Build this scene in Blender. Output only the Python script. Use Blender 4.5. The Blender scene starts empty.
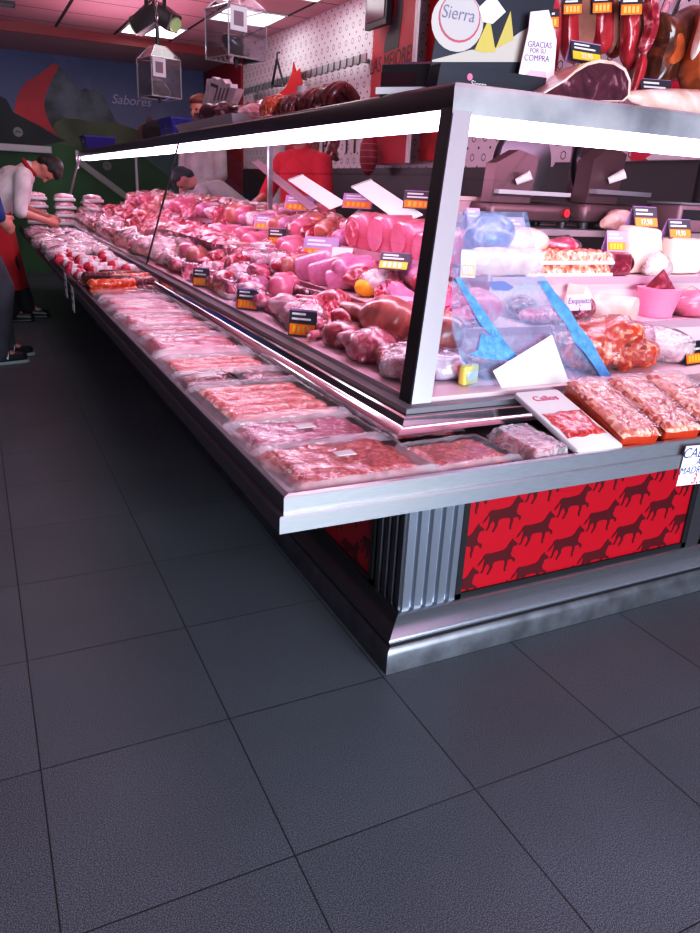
import bpy, math, random
import numpy as np
from mathutils import Vector, Matrix, noise as mnoise

random.seed(11)
C = bpy.context.scene.collection
PI = math.pi
sc = bpy.context.scene

# ------------------------------------------------------------------ camera
YAW, PITCH, ROLL, FPX, EYE = 0.470683, 0.361513, 0.0499087, 730.0, 1.2
cy_, sy_, cp_, sp_ = math.cos(YAW), math.sin(YAW), math.cos(PITCH), math.sin(PITCH)
FW = Vector((sy_*cp_, cy_*cp_, -sp_))
_rt = Vector((cy_, -sy_, 0)); _up = _rt.cross(FW)
RT = _rt*math.cos(ROLL) + _up*math.sin(ROLL)
UP = -_rt*math.sin(ROLL) + _up*math.cos(ROLL)
cam = bpy.data.cameras.new('camera'); camo = bpy.data.objects.new('camera', cam); C.objects.link(camo)
cam.sensor_fit = 'VERTICAL'; cam.sensor_height = 36; cam.lens = FPX/933*36; cam.clip_start = 0.05
mw = Matrix((RT, UP, -FW)).transposed().to_4x4(); mw.translation = (0, 0, EYE); camo.matrix_world = mw
sc.camera = camo

def ray(x, y):
    return FW + RT*((x-350)/FPX) - UP*((y-466.5)/FPX)
def at(px, py, axis, v):
    """the point of the place that the photo shows at (px,py) on the plane axis=v"""
    d = ray(px, py); o = Vector((0, 0, EYE)); return o + d*((v-o[axis])/d[axis])

# ------------------------------------------------------------------ helpers
def lin(r, g, b):
    f = lambda c: (c/255/12.92) if c/255 <= .04045 else ((c/255+.055)/1.055)**2.4
    return (f(r), f(g), f(b), 1)

class MB:
    def __init__(s): s.v = []; s.f = []
    def add(s, vs, fs):
        o = len(s.v); s.v += [tuple(v) for v in vs]; s.f += [tuple(i+o for i in f) for f in fs]; return s
    def box(s, lo, hi, m=None):
        x0, y0, z0 = lo; x1, y1, z1 = hi
        vs = [Vector(p) for p in ((x0,y0,z0),(x1,y0,z0),(x1,y1,z0),(x0,y1,z0),(x0,y0,z1),(x1,y0,z1),(x1,y1,z1),(x0,y1,z1))]
        if m is not None: vs = [m @ v for v in vs]
        return s.add(vs, [(0,3,2,1),(4,5,6,7),(0,1,5,4),(1,2,6,5),(2,3,7,6),(3,0,4,7)])
    def rbox(s, lo, hi, r, m=None, n=3, k=4):
        """box with rounded vertical corners and chamfered top/bottom"""
        x0, y0, z0 = lo; x1, y1, z1 = hi
        def ring(ins, z):
            out = []
            rr = max(r-ins, .0005)
            for cx, cy, a0 in ((x1-r, y1-r, 0), (x0+r, y1-r, PI/2), (x0+r, y0+r, PI), (x1-r, y0+r, 1.5*PI)):
                for i in range(k+1):
                    a = a0+PI/2*i/k; out.append(Vector((cx+rr*math.cos(a), cy+rr*math.sin(a), z)))
            return out
        b = min(r, (z1-z0)*.45)*.6
        rings = [ring(b, z0), ring(b*.3, z0+b*.3), ring(0, z0+b), ring(0, z1-b), ring(b*.3, z1-b*.3), ring(b, z1)]
        return s.rings(rings, m)
    def rings(s, rings, m=None, cap=True, closed=True):
        n = len(rings[0]); vs = [Vector(p) for r in rings for p in r]
        if m is not None: vs = [m @ v for v in vs]
        fs = []
        for i in range(len(rings)-1):
            for j in range(n if closed else n-1):
                a = i*n+j; b = i*n+(j+1) % n; fs.append((a, b, b+n, a+n))
        if cap: fs.append(tuple(range(n-1, -1, -1))); fs.append(tuple(range((len(rings)-1)*n, len(rings)*n)))
        return s.add(vs, fs)
    def tube(s, pts, rad, n=10, m=None):
        pts = [Vector(p) for p in pts]
        if not hasattr(rad, '__len__'): rad = [rad]*len(pts)
        rings = []; prev = None
        for i, p in enumerate(pts):
            t = (pts[min(i+1, len(pts)-1)]-pts[max(i-1, 0)]).normalized()
            if prev is None: a = t.orthogonal().normalized()
            else:
                a = prev - t*prev.dot(t)
                a = a.normalized() if a.length > 1e-6 else t.orthogonal().normalized()
            prev = a; b = t.cross(a)
            rings.append([p + (a*math.cos(2*PI*k/n)+b*math.sin(2*PI*k/n))*rad[i] for k in range(n)])
        return s.rings(rings, m)
    def capsule(s, p, q, r0, r1, n=14):
        p = Vector(p); q = Vector(q); d = (q-p); L = d.length; d = d/L if L > 1e-6 else Vector((0,0,1))
        pts = []; rad = []
        for i in range(5):
            a = PI/2*(1-i/4); pts.append(p-d*r0*math.sin(a)); rad.append(max(r0*math.cos(a), .0008))
        for i in range(5):
            a = PI/2*i/4; pts.append(q+d*r1*math.sin(a)); rad.append(max(r1*math.cos(a), .0008))
        return s.tube(pts, rad, n)
    def ell(s, c, r, m=None, nu=20, nv=12):
        rings = []
        for j in range(nv+1):
            th = PI*j/nv; st = max(math.sin(th), .004)
            rings.append([Vector((r[0]*st*math.cos(2*PI*i/nu), r[1]*st*math.sin(2*PI*i/nu), -r[2]*math.cos(th))) for i in range(nu)])
        mm = Matrix.Translation(Vector(c)) @ (m.to_4x4() if m is not None else Matrix())
        return s.rings(rings, mm)
    def prism(s, poly, t, m=None):
        """polygon in local xy, thickness along local z (0..t)"""
        n = len(poly); vs = [Vector((p[0], p[1], 0)) for p in poly]+[Vector((p[0], p[1], t)) for p in poly]
        if m is not None: vs = [m @ v for v in vs]
        return s.add(vs, [tuple(range(n-1, -1, -1)), tuple(range(n, 2*n))]+[(i, (i+1) % n, (i+1) % n+n, i+n) for i in range(n)])
    def grid(s, fn, nu, nv, m=None):
        vs = [Vector(fn(i/nu, j/nv)) for j in range(nv+1) for i in range(nu+1)]
        if m is not None: vs = [m @ v for v in vs]
        return s.add(vs, [(j*(nu+1)+i, j*(nu+1)+i+1, (j+1)*(nu+1)+i+1, (j+1)*(nu+1)+i) for j in range(nv) for i in range(nu)])
    def mesh(s, name, mat, smooth=True):
        me = bpy.data.meshes.new(name); me.from_pydata(s.v, [], s.f); me.update()
        import bmesh
        bm = bmesh.new(); bm.from_mesh(me); bmesh.ops.recalc_face_normals(bm, faces=bm.faces); bm.to_mesh(me); bm.free()
        if smooth:
            me.polygons.foreach_set('use_smooth', [True]*len(me.polygons))
            try: me.set_sharp_from_angle(angle=math.radians(40))
            except Exception: pass
        me.materials.append(mat); return me
    def build(s, name, mat, parent=None, world=False, smooth=True):
        return put(name, s.mesh(name, mat, smooth), parent, world)

def put(name, me, parent=None, world=False):
    o = bpy.data.objects.new(name, me); C.objects.link(o)
    if parent is not None:
        o.parent = parent
        if world: o.matrix_parent_inverse = parent_world(parent).inverted()
    return o
def parent_world(o):
    m = o.matrix_basis.copy()
    if o.parent: m = parent_world(o.parent) @ o.matrix_parent_inverse @ m
    return m
USED = {}
def tag(o, label, cat, group=None):
    o['label'] = label; o['category'] = cat
    if group: o['group'] = group
    nw = len(label.split())
    if not 4 <= nw <= 16: print('LABEL LENGTH', nw, label)
    USED.setdefault(label, []).append(o.name)
    return o
def thing(name, label, cat, loc=(0,0,0), rot=(0,0,0), group=None):
    o = bpy.data.objects.new(name, None); C.objects.link(o); o.empty_display_size = .05
    o.location = loc; o.rotation_euler = rot; return tag(o, label, cat, group)
def struct(name, mb, mat, smooth=False):
    o = mb.build(name, mat, smooth=smooth); o['kind'] = 'structure'; return o
def copy_thing(src, loc, rot, label, scale=None, group=None):
    r = src.copy(); C.objects.link(r); r.location = loc; r.rotation_euler = rot
    if scale is not None: r.scale = scale
    tag(r, label, src['category'], group or src.get('group'))
    for ch in src.children:
        c = ch.copy(); C.objects.link(c); c.parent = r
        for g in ch.children:
            d = g.copy(); C.objects.link(d); d.parent = c
    return r
_o1 = ['first','second','third','fourth','fifth','sixth','seventh','eighth','ninth','tenth','eleventh','twelfth','thirteenth','fourteenth','fifteenth','sixteenth','seventeenth','eighteenth','nineteenth']
_tens = {2:('twentieth','twenty'),3:('thirtieth','thirty'),4:('fortieth','forty'),5:('fiftieth','fifty')}
def nth(i):
    if i <= 19: return _o1[i-1]
    t, u = divmod(i, 10)
    return _tens[t][0] if u == 0 else _tens[t][1]+'-'+_o1[u-1]
def basis(xd, yd, org):
    xd = Vector(xd).normalized(); yd = Vector(yd).normalized(); zd = xd.cross(yd).normalized(); yd = zd.cross(xd)
    m = Matrix((xd, yd, zd)).transposed().to_4x4(); m.translation = Vector(org); return m
def text(name, s, size, mat, m, parent, world=False, align='CENTER', ext=.0004, shear=0, spacing=1):
    cu = bpy.data.curves.new('t', 'FONT'); cu.body = s; cu.size = size; cu.align_x = align; cu.align_y = 'CENTER'; cu.extrude = ext
    cu.shear = shear; cu.space_character = spacing
    to = bpy.data.objects.new('t', cu); C.objects.link(to)
    dg = bpy.context.evaluated_depsgraph_get(); me = bpy.data.meshes.new_from_object(to.evaluated_get(dg))
    bpy.data.objects.remove(to); me.transform(m); me.materials.clear(); me.materials.append(mat)
    return put(name, me, parent, world)
def remesh(mb, mat, voxel, name, smooth=4, disp=None):
    me = mb.mesh(name, mat); o = bpy.data.objects.new('tmp', me); C.objects.link(o)
    r = o.modifiers.new('r', 'REMESH'); r.mode = 'VOXEL'; r.voxel_size = voxel
    if smooth: sm = o.modifiers.new('s', 'SMOOTH'); sm.iterations = smooth; sm.factor = .5
    dg = bpy.context.evaluated_depsgraph_get(); me2 = bpy.data.meshes.new_from_object(o.evaluated_get(dg)); me2.name = name
    bpy.data.objects.remove(o); me2.materials.clear(); me2.materials.append(mat)
    me2.polygons.foreach_set('use_smooth', [True]*len(me2.polygons)); return me2

# ------------------------------------------------------------------ materials
def nt(name):
    m = bpy.data.materials.new(name); m.use_nodes = True; t = m.node_tree; t.nodes.clear()
    return m, t, t.nodes.new, t.links.new
def plain(name, col, rough=.5, metal=0, emit=None, es=0, coat=0, spec=.5, var=.0, vscale=8, bump=0, stretch=None):
    m, t, N, K = nt(name); o = N('ShaderNodeOutputMaterial'); p = N('ShaderNodeBsdfPrincipled'); K(p.outputs[0], o.inputs[0])
    p.inputs['Base Color'].default_value = col; p.inputs['Roughness'].default_value = rough; p.inputs['Metallic'].default_value = metal
    p.inputs['Coat Weight'].default_value = coat; p.inputs['Specular IOR Level'].default_value = spec
    if emit: p.inputs['Emission Color'].default_value = emit; p.inputs['Emission Strength'].default_value = es
    if var or bump:
        tc = N('ShaderNodeTexCoord'); n = N('ShaderNodeTexNoise'); n.inputs['Scale'].default_value = vscale; n.inputs['Detail'].default_value = 4
        src = tc.outputs['Object']
        if stretch:
            mp = N('ShaderNodeMapping'); mp.inputs['Scale'].default_value = stretch; K(src, mp.inputs[0]); src = mp.outputs[0]
        K(src, n.inputs['Vector'])
        if var:
            hs = N('ShaderNodeMixRGB'); hs.blend_type = 'MULTIPLY'; hs.inputs[0].default_value = 1; hs.inputs[1].default_value = col
            r = N('ShaderNodeMapRange'); r.inputs[1].default_value = .3; r.inputs[2].default_value = .7; r.inputs[3].default_value = 1-var; r.inputs[4].default_value = 1+var*.3
            K(n.outputs[0], r.inputs[0]); K(r.outputs[0], hs.inputs[2]); K(hs.outputs[0], p.inputs['Base Color'])
        if bump:
            b = N('ShaderNodeBump'); b.inputs['Strength'].default_value = bump; b.inputs['Distance'].default_value = .01
            K(n.outputs[0], b.inputs['Height']); K(b.outputs[0], p.inputs['Normal'])
    return m
def emis(name, col, s):
    m, t, N, K = nt(name); o = N('ShaderNodeOutputMaterial'); e = N('ShaderNodeEmission'); e.inputs[0].default_value = col; e.inputs[1].default_value = s
    K(e.outputs[0], o.inputs[0]); return m
def meat(name, c1, c2, fat, scale=18, fatpos=.6, rough=.28, mince=False, stretch=None, soft=.06, bump=.6, coat=.45):
    m, t, N, K = nt(name); o = N('ShaderNodeOutputMaterial'); p = N('ShaderNodeBsdfPrincipled'); K(p.outputs[0], o.inputs[0])
    tc = N('ShaderNodeTexCoord'); oi = N('ShaderNodeObjectInfo'); mu = N('ShaderNodeMath'); mu.operation = 'MULTIPLY'; mu.inputs[1].default_value = 37
    K(oi.outputs['Random'], mu.inputs[0]); ad = N('ShaderNodeVectorMath'); ad.operation = 'ADD'
    src = tc.outputs['Object']
    if stretch:
        mp = N('ShaderNodeMapping'); mp.inputs['Scale'].default_value = stretch; K(src, mp.inputs[0]); src = mp.outputs[0]
    K(src, ad.inputs[0]); K(mu.outputs[0], ad.inputs[1])
    n = N('ShaderNodeTexNoise'); n.inputs['Scale'].default_value = scale; n.inputs['Detail'].default_value = 5; n.inputs['Distortion'].default_value = 1.6
    K(ad.outputs[0], n.inputs['Vector']); fac = n.outputs[0]
    if mince:
        v = N('ShaderNodeTexVoronoi'); v.inputs['Scale'].default_value = scale*3; K(ad.outputs[0], v.inputs['Vector'])
        mx = N('ShaderNodeMixRGB'); mx.inputs[0].default_value = .5; K(n.outputs[0], mx.inputs[1]); K(v.outputs['Color'], mx.inputs[2])
        bw = N('ShaderNodeRGBToBW'); K(mx.outputs[0], bw.inputs[0]); fac = bw.outputs[0]
    r = N('ShaderNodeValToRGB'); K(fac, r.inputs[0]); e = r.color_ramp.elements
    e[0].position = .3; e[0].color = c1; e[1].position = fatpos-soft; e[1].color = c2
    x = e.new(fatpos+soft); x.color = fat
    K(r.outputs[0], p.inputs['Base Color']); p.inputs['Roughness'].default_value = rough; p.inputs['Coat Weight'].default_value = coat; p.inputs['Coat Roughness'].default_value = .08
    b = N('ShaderNodeBump'); b.inputs['Strength'].default_value = bump; b.inputs['Distance'].default_value = .006; K(fac, b.inputs['Height']); K(b.outputs[0], p.inputs['Normal'])
    return m
def clear(name, tint=(1,1,1,1), refl=1.0, body=0.0, bodycol=(1,1,1,1), rough=.02, crinkle=0, rimbody=None):
    """thin clear sheet: transparent + fresnel gloss + a little milky body"""
    m, t, N, K = nt(name); o = N('ShaderNodeOutputMaterial'); tr = N('ShaderNodeBsdfTransparent'); tr.inputs[0].default_value = tint
    g = N('ShaderNodeBsdfGlossy'); g.inputs['Roughness'].default_value = rough; d = N('ShaderNodeBsdfDiffuse'); d.inputs[0].default_value = bodycol
    fr = N('ShaderNodeLayerWeight'); pw = N('ShaderNodeMath'); pw.operation = 'POWER'; pw.inputs[1].default_value = 4.0; K(fr.outputs['Facing'], pw.inputs[0])
    mu = N('ShaderNodeMath'); mu.operation = 'MULTIPLY_ADD'; mu.inputs[1].default_value = .9*refl; mu.inputs[2].default_value = .045*refl; mu.use_clamp = True
    K(pw.outputs[0], mu.inputs[0])
    m1 = N('ShaderNodeMixShader'); K(tr.outputs[0], m1.inputs[1]); K(d.outputs[0], m1.inputs[2]); m1.inputs[0].default_value = body
    m2 = N('ShaderNodeMixShader'); K(mu.outputs[0], m2.inputs[0]); K(m1.outputs[0], m2.inputs[1]); K(g.outputs[0], m2.inputs[2]); K(m2.outputs[0], o.inputs[0])
    if crinkle:
        tc = N('ShaderNodeTexCoord'); n = N('ShaderNodeTexNoise'); n.inputs['Scale'].default_value = 28; n.inputs['Detail'].default_value = 3; n.inputs['Distortion'].default_value = 2
        K(tc.outputs['Object'], n.inputs['Vector']); b = N('ShaderNodeBump'); b.inputs['Strength'].default_value = crinkle; b.inputs['Distance'].default_value = .01
        K(n.outputs[0], b.inputs['Height']); K(b.outputs[0], g.inputs['Normal']); K(b.outputs[0], fr.inputs['Normal'])
        r = N('ShaderNodeMapRange'); r.inputs[1].default_value = .45; r.inputs[2].default_value = .75; r.inputs[3].default_value = body*.6; r.inputs[4].default_value = min(1, body*1.6)
        K(n.outputs[0], r.inputs[0]); K(r.outputs[0], m1.inputs[0])
        if rimbody is not None:   # milky only along the flat welded border
            sx = N('ShaderNodeSeparateXYZ'); K(tc.outputs['Generated'], sx.inputs[0]); ds = []
            for ax in ('X', 'Y'):
                a = N('ShaderNodeMath'); a.operation = 'SUBTRACT'; K(sx.outputs[ax], a.inputs[0]); a.inputs[1].default_value = .5
                b_ = N('ShaderNodeMath'); b_.operation = 'ABSOLUTE'; K(a.outputs[0], b_.inputs[0]); ds.append(b_)
            mxm = N('ShaderNodeMath'); mxm.operation = 'MAXIMUM'; K(ds[0].outputs[0], mxm.inputs[0]); K(ds[1].outputs[0], mxm.inputs[1])
            r2 = N('ShaderNodeMapRange'); r2.inputs[1].default_value = .38; r2.inputs[2].default_value = .47; r2.inputs[3].default_value = 0; r2.inputs[4].default_value = rimbody; K(mxm.outputs[0], r2.inputs[0])
            ad = N('ShaderNodeMath'); ad.operation = 'ADD'; ad.use_clamp = True; K(r.outputs[0], ad.inputs[0]); K(r2.outputs[0], ad.inputs[1]); K(ad.outputs[0], m1.inputs[0])
    return m

STEEL = plain('brushed_steel', (.52,.53,.55,1), .30, .82, var=.12, vscale=30, stretch=(1,1,30))
CHROME = plain('polished_steel', (.72,.73,.76,1), .1, 1)
DSTEEL = plain('dark_steel', (.16,.15,.17,1), .3, .8)
BLACK = plain('black_plastic', (.012,.012,.014,1), .4)
SATIN = plain('black_tray_lining', (.014,.014,.016,1), .3)
WHITE = plain('white_plastic', (.8,.78,.78,1), .4)
PAPER = plain('white_paper', (.82,.8,.8,1), .7)
GLOWWHITE = plain('glowing_white', (.95,.95,.96,1), .5, emit=(1,.97,.98,1), es=.25)  # faint emission put in so these white faces look bright
ORANGE = plain('orange_print', lin(245,130,30), .5)
YELLOW = plain('yellow_print', lin(235,190,50), .5)
NAVY = plain('dark_blue_print', lin(35,35,75), .5)
DGREY = plain('charcoal_card', lin(52,50,60), .5)
VIOLET = plain('lilac_card', lin(170,140,185), .5)
INK = plain('blue_ink', lin(25,30,110), .6)
REDINK = plain('red_ink', lin(200,50,90), .6)
PURPLEINK = plain('purple_ink', lin(70,20,110), .6)
RED = plain('red_panel_paint', lin(176,8,32), .35)
DRED = plain('dark_red_print', lin(82,6,16), .4)
REDCLOTH = plain('red_cloth', lin(175,12,28), .8, var=.3, vscale=6)
BLUECLOTH = plain('blue_cloth', lin(30,55,120), .8, var=.2)
WHITECLOTH = plain('white_cloth', lin(215,205,205), .85, var=.25, vscale=9, bump=.4)
GREYCLOTH = plain('grey_white_cloth', lin(185,175,180), .85, var=.15)
JEANS = plain('dark_grey_denim', lin(62,62,74), .85, var=.35, vscale=10)
DARKCLOTH = plain('black_cloth', lin(22,20,24), .85)
SKIN = plain('skin', lin(205,140,125), .5, var=.1)
HAIR = plain('dark_hair', lin(30,22,22), .5, bump=.5, vscale=40)
BLUEBOX = plain('deep_blue_plastic', lin(40,25,150), .4)
MURALRED = plain('mural_red', lin(215,58,70), .6, var=.5, vscale=1.3)
GLASS = clear('counter_glass', (.97,.98,.975,1), .9)
ACRYL = clear('clear_acrylic', (.88,.86,.88,1), 1.6, .02)
FILM = clear('clear_film', (1,1,1,1), .45, .03, (1,.93,.96,1), .10, .12, rimbody=.36)
WRAP = clear('cling_film', (1,.97,.98,1), 1.5, .035, (1,.93,.96,1), .07, .6)
MILKY = clear('milky_plastic_film', (1,.98,.99,1), 1.4, .38, (1,.9,.94,1), .15, .6)
BLUEFILM_REFL = clear('blue_film_and_reflection', (.86,.94,1,1), 1.2, .20, lin(200,220,250), .1, .15)  # tints one crumpled bag and paints the reflection sheet in the glass
SKYREFL = plain('sky_blue_reflection', lin(105,165,225), .3, var=.3, vscale=45, bump=.8)  # paints the blue streaks reflected in the right glass
LED = emis('case_led', (1,.66,.93,1), 17.0)
PANELLIGHT = emis('ceiling_light_diffuser', (1,.94,.98,1), 6)

FRESH = meat('fresh_pink_meat', lin(170,42,72), lin(212,84,112), lin(250,205,212), 15, .6, soft=.09)
REDM = meat('red_minced_meat', lin(130,12,12), lin(192,40,36), lin(245,160,145), 44, .59, soft=.10)
PURP = meat('purple_minced_meat', lin(112,22,62), lin(178,68,108), lin(245,190,208), 44, .59, soft=.10)
SAUS = meat('orange_pink_sausage', lin(185,50,42), lin(226,100,88), lin(252,205,195), 34, .58, soft=.09)
DARKS = meat('dark_cured_sausage', lin(80,25,35), lin(125,50,60), lin(205,150,165), 40, .64, mince=True)
CURED = meat('cured_red_meat', lin(125,20,38), lin(180,56,72), lin(240,180,185), 22, .6, soft=.08)
BACON = meat('striped_bacon', lin(175,32,55), lin(214,82,104), lin(250,212,215), 8, .53, stretch=(1,5,3))
PALE = meat('pale_pink_tripe', lin(215,150,160), lin(240,190,198), lin(252,232,232), 16, .55)
COOKED = meat('cooked_ham', lin(214,98,126), lin(232,132,156), lin(250,195,205), 9, .72, bump=.1)
MORT = meat('mortadella', lin(190,110,145), lin(212,140,170), lin(240,200,215), 22, .7, bump=.1)
RIND = meat('ham_rind', lin(150,75,70), lin(205,120,110), lin(238,190,180), 7, .6)
HAMSKIN = meat('golden_ham_skin', lin(120,50,28), lin(190,95,50), lin(228,160,110), 6, .62)
FATW = meat('creamy_ham_fat', lin(225,170,150), lin(242,205,190), lin(252,232,222), 8, .6, bump=.15)
HAMCUT = meat('dark_cured_ham_cut', lin(58,22,34), lin(92,40,54), lin(190,140,150), 13, .63)
SERRANO = meat('red_cured_ham', lin(140,20,32), lin(190,50,60), lin(240,180,172), 11, .68, stretch=(1.4,1.4,.6))
BROWNHAM = meat('smoked_brown_ham', lin(40,22,16), lin(88,42,28), lin(150,70,40), 7, .62)
CHORI = meat('orange_chorizo', lin(175,45,22), lin(222,82,52), lin(248,170,130), 28, .6, mince=True)
PATTY = meat('golden_pink_mince', lin(190,70,50), lin(238,150,120), lin(250,205,175), 30, .58, mince=True)
CHEESE = meat('cream_cheese_block', lin(245,215,195), lin(250,228,210), lin(255,242,232), 6, .7, bump=.05)
DARKBLK = meat('dark_red_block', lin(85,20,35), lin(120,35,55), lin(180,100,120), 25, .64)
BLUEGREY = meat('blue_reflected_rind', lin(70,75,120), lin(110,110,155), lin(185,180,210), 16, .62)  # blue of the glass reflection is put into this rind colour

# ------------------------------------------------------------------ the setting
XW, YB, ZC, XL, YF = 3.0, 10.65, 2.66, -2.8, -3.2

def floor_mat():
    m, t, N, K = nt('speckled_slate_tiles'); o = N('ShaderNodeOutputMaterial'); p = N('ShaderNodeBsdfPrincipled'); K(p.outputs[0], o.inputs[0])
    g = N('ShaderNodeNewGeometry'); sx = N('ShaderNodeSeparateXYZ'); K(g.outputs['Position'], sx.inputs[0])
    def M(op, a, b=None, clamp=False):
        n = N('ShaderNodeMath'); n.operation = op; n.use_clamp = clamp
        for i, v in enumerate((a, b)):
            if v is None: continue
            if isinstance(v, (int, float)): n.inputs[i].default_value = v
            else: K(v, n.inputs[i])
        return n.outputs[0]
    ds = []; ids = []
    for ax, off in (('X', -.007), ('Y', .9645)):
        u = M('DIVIDE', M('SUBTRACT', sx.outputs[ax], off), .4205); fr = M('FRACT', u); ids.append(M('FLOOR', u))
        ds.append(M('MINIMUM', fr, M('SUBTRACT', 1, fr)))
    d = M('MINIMUM', ds[0], ds[1])
    r = N('ShaderNodeMapRange'); K(d, r.inputs[0]); r.inputs[1].default_value = .0012; r.inputs[2].default_value = .005
    nz = N('ShaderNodeTexNoise'); nz.inputs['Scale'].default_value = 420; nz.inputs['Detail'].default_value = 4; K(g.outputs['Position'], nz.inputs['Vector'])
    cr = N('ShaderNodeValToRGB'); K(nz.outputs[0], cr.inputs[0]); e = cr.color_ramp.elements
    e[0].position = .44; e[0].color = (.040,.046,.054,1); e[1].position = .62; e[1].color = (.215,.255,.295,1)
    n2 = N('ShaderNodeTexNoise'); n2.inputs['Scale'].default_value = 2.2; n2.inputs['Detail'].default_value = 5; K(g.outputs['Position'], n2.inputs['Vector'])
    wn = N('ShaderNodeTexWhiteNoise'); cb = N('ShaderNodeCombineXYZ'); K(ids[0], cb.inputs[0]); K(ids[1], cb.inputs[1]); K(cb.outputs[0], wn.inputs['Vector'])
    sc_ = M('ADD', M('MULTIPLY', n2.outputs[0], .5), M('ADD', .68, M('MULTIPLY', wn.outputs['Value'], .1)))
    mm = N('ShaderNodeMixRGB'); mm.blend_type = 'MULTIPLY'; mm.inputs[0].default_value = 1; K(cr.outputs[0], mm.inputs[1]); K(sc_, mm.inputs[2])
    mx = N('ShaderNodeMixRGB'); K(r.outputs[0], mx.inputs[0]); mx.inputs[1].default_value = (.010,.010,.012,1); K(mm.outputs[0], mx.inputs[2])
    K(mx.outputs[0], p.inputs['Base Color'])
    rr = N('ShaderNodeMapRange'); K(nz.outputs[0], rr.inputs[0]); rr.inputs[3].default_value = .34; rr.inputs[4].default_value = .52; K(rr.outputs[0], p.inputs['Roughness'])
    b = N('ShaderNodeBump'); b.inputs['Strength'].default_value = .5; b.inputs['Distance'].default_value = .002; K(r.outputs[0], b.inputs['Height']); K(b.outputs[0], p.inputs['Normal'])
    return m
struct('floor', MB().box((XL-.1, YF, -.1), (XW+.1, YB+.1, 0)), floor_mat())

def ceil_mat():
    m, t, N, K = nt('pink_lit_ceiling_tiles'); o = N('ShaderNodeOutputMaterial'); p = N('ShaderNodeBsdfPrincipled'); K(p.outputs[0], o.inputs[0])
    g = N('ShaderNodeNewGeometry'); sx = N('ShaderNodeSeparateXYZ'); K(g.outputs['Position'], sx.inputs[0])
    def M(op, a, b=None):
        n = N('ShaderNodeMath'); n.operation = op
        for i, v in enumerate((a, b)):
            if v is None: continue
            if isinstance(v, (int, float)): n.inputs[i].default_value = v
            else: K(v, n.inputs[i])
        return n.outputs[0]
    out = []
    for ax, off, per, w in (('X', 1.01, .595, .016), ('Y', 8.44, .64, .009)):
        fr = M('FRACT', M('DIVIDE', M('SUBTRACT', sx.outputs[ax], off), per)); d = M('MINIMUM', fr, M('SUBTRACT', 1, fr))
        out.append(M('GREATER_THAN', d, w/per))
    k = M('MULTIPLY', out[0], out[1])
    mx = N('ShaderNodeMixRGB'); K(k, mx.inputs[0]); mx.inputs[1].default_value = (.018,.008,.012,1); mx.inputs[2].default_value = lin(214,160,172)  # pink of the bounced light is put into the tile colour
    K(mx.outputs[0], p.inputs['Base Color']); p.inputs['Roughness'].default_value = .8
    return m
struct('ceiling', MB().box((XL-.1, YF, ZC), (XW+.1, YB+.1, ZC+.1)), ceil_mat())

def hex_mat():
    m, t, N, K = nt('white_wall_with_hexagon_print'); o = N('ShaderNodeOutputMaterial'); p = N('ShaderNodeBsdfPrincipled'); K(p.outputs[0], o.inputs[0])
    g = N('ShaderNodeNewGeometry'); sx = N('ShaderNodeSeparateXYZ'); K(g.outputs['Position'], sx.inputs[0])
    def M(op, a, b=None):
        n = N('ShaderNodeMath'); n.operation = op
        for i, v in enumerate((a, b)):
            if v is None: continue
            if isinstance(v, (int, float)): n.inputs[i].default_value = v
            else: K(v, n.inputs[i])
        return n.outputs[0]
    def cell(oy, oz):
        u = M('SUBTRACT', M('FRACT', M('DIVIDE', M('ADD', sx.outputs['Y'], oy), .126)), .5); v = M('SUBTRACT', M('FRACT', M('DIVIDE', M('ADD', sx.outputs['Z'], oz), .115)), .5)
        u = M('ABSOLUTE', M('MULTIPLY', u, .126)); v = M('ABSOLUTE', M('MULTIPLY', v, .115))
        return M('MAXIMUM', u, M('ADD', M('MULTIPLY', u, .5), M('MULTIPLY', v, .866)))   # hexagonal distance
    h = cell(0, 0); d = cell(.063, .0575)
    ring = M('MULTIPLY', M('LESS_THAN', h, .0215), M('GREATER_THAN', h, .0165)); dot = M('LESS_THAN', d, .0085)
    k = M('MAXIMUM', ring, dot)
    mx = N('ShaderNodeMixRGB'); K(k, mx.inputs[0]); mx.inputs[1].default_value = lin(238,228,236); mx.inputs[2].default_value = lin(62,54,72)
    K(mx.outputs[0], p.inputs['Base Color']); p.inputs['Roughness'].default_value = .55
    return m
struct('wall_right', MB().box((XW, 1.9, 0), (XW+.1, YB+.1, ZC)), hex_mat())
struct('wall_right_front', MB().box((XW, YF, 0), (XW+.1, 1.9, ZC)), plain('dark_side_wall', lin(70,62,66), .8))
WALLP = plain('warm_grey_wall', lin(120,108,112), .8)
struct('wall_left', MB().box((XL-.1, YF, 0), (XL, YB+.1, ZC)), WALLP)
struct('wall_back', MB().box((XL, YB, 0), (XW, YB+.1, ZC)), plain('back_wall_paint', lin(60,55,60), .8))
# shop front behind the camera: posts, lintel and sill around open glazing
fm = MB(); fm.box((XL, YF, 2.45), (XW, YF+.12, ZC))
for x in (XL, -.9, .9, XW-.12): fm.box((x, YF, 0), (x+.12, YF+.12, 2.45))
fm.box((XL, YF+.02, 0), (-.9, YF+.10, 2.45))  # unseen left bay, closed to keep daylight off left-facing sides
struct('wall_front', fm, plain('shop_front_frame', lin(190,195,200), .5))
struct('trim_1', MB().box((XL, 9.32, 2.57), (XW, 9.36, ZC)), plain('red_band_paint', lin(140,12,28), .45))
struct('trim_2', MB().box((XL, 9.36, 2.57), (XW, YB, ZC)), plain('soffit_paint', lin(190,158,168), .7))
struct('trim_3', MB().box((XW-.03, 9.12, 0), (XW, 9.36, 2.57)).box((XW-.03, 9.36, 0), (XW, YB, 2.57)), plain('red_pilaster_paint', lin(150,14,30), .5))

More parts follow.
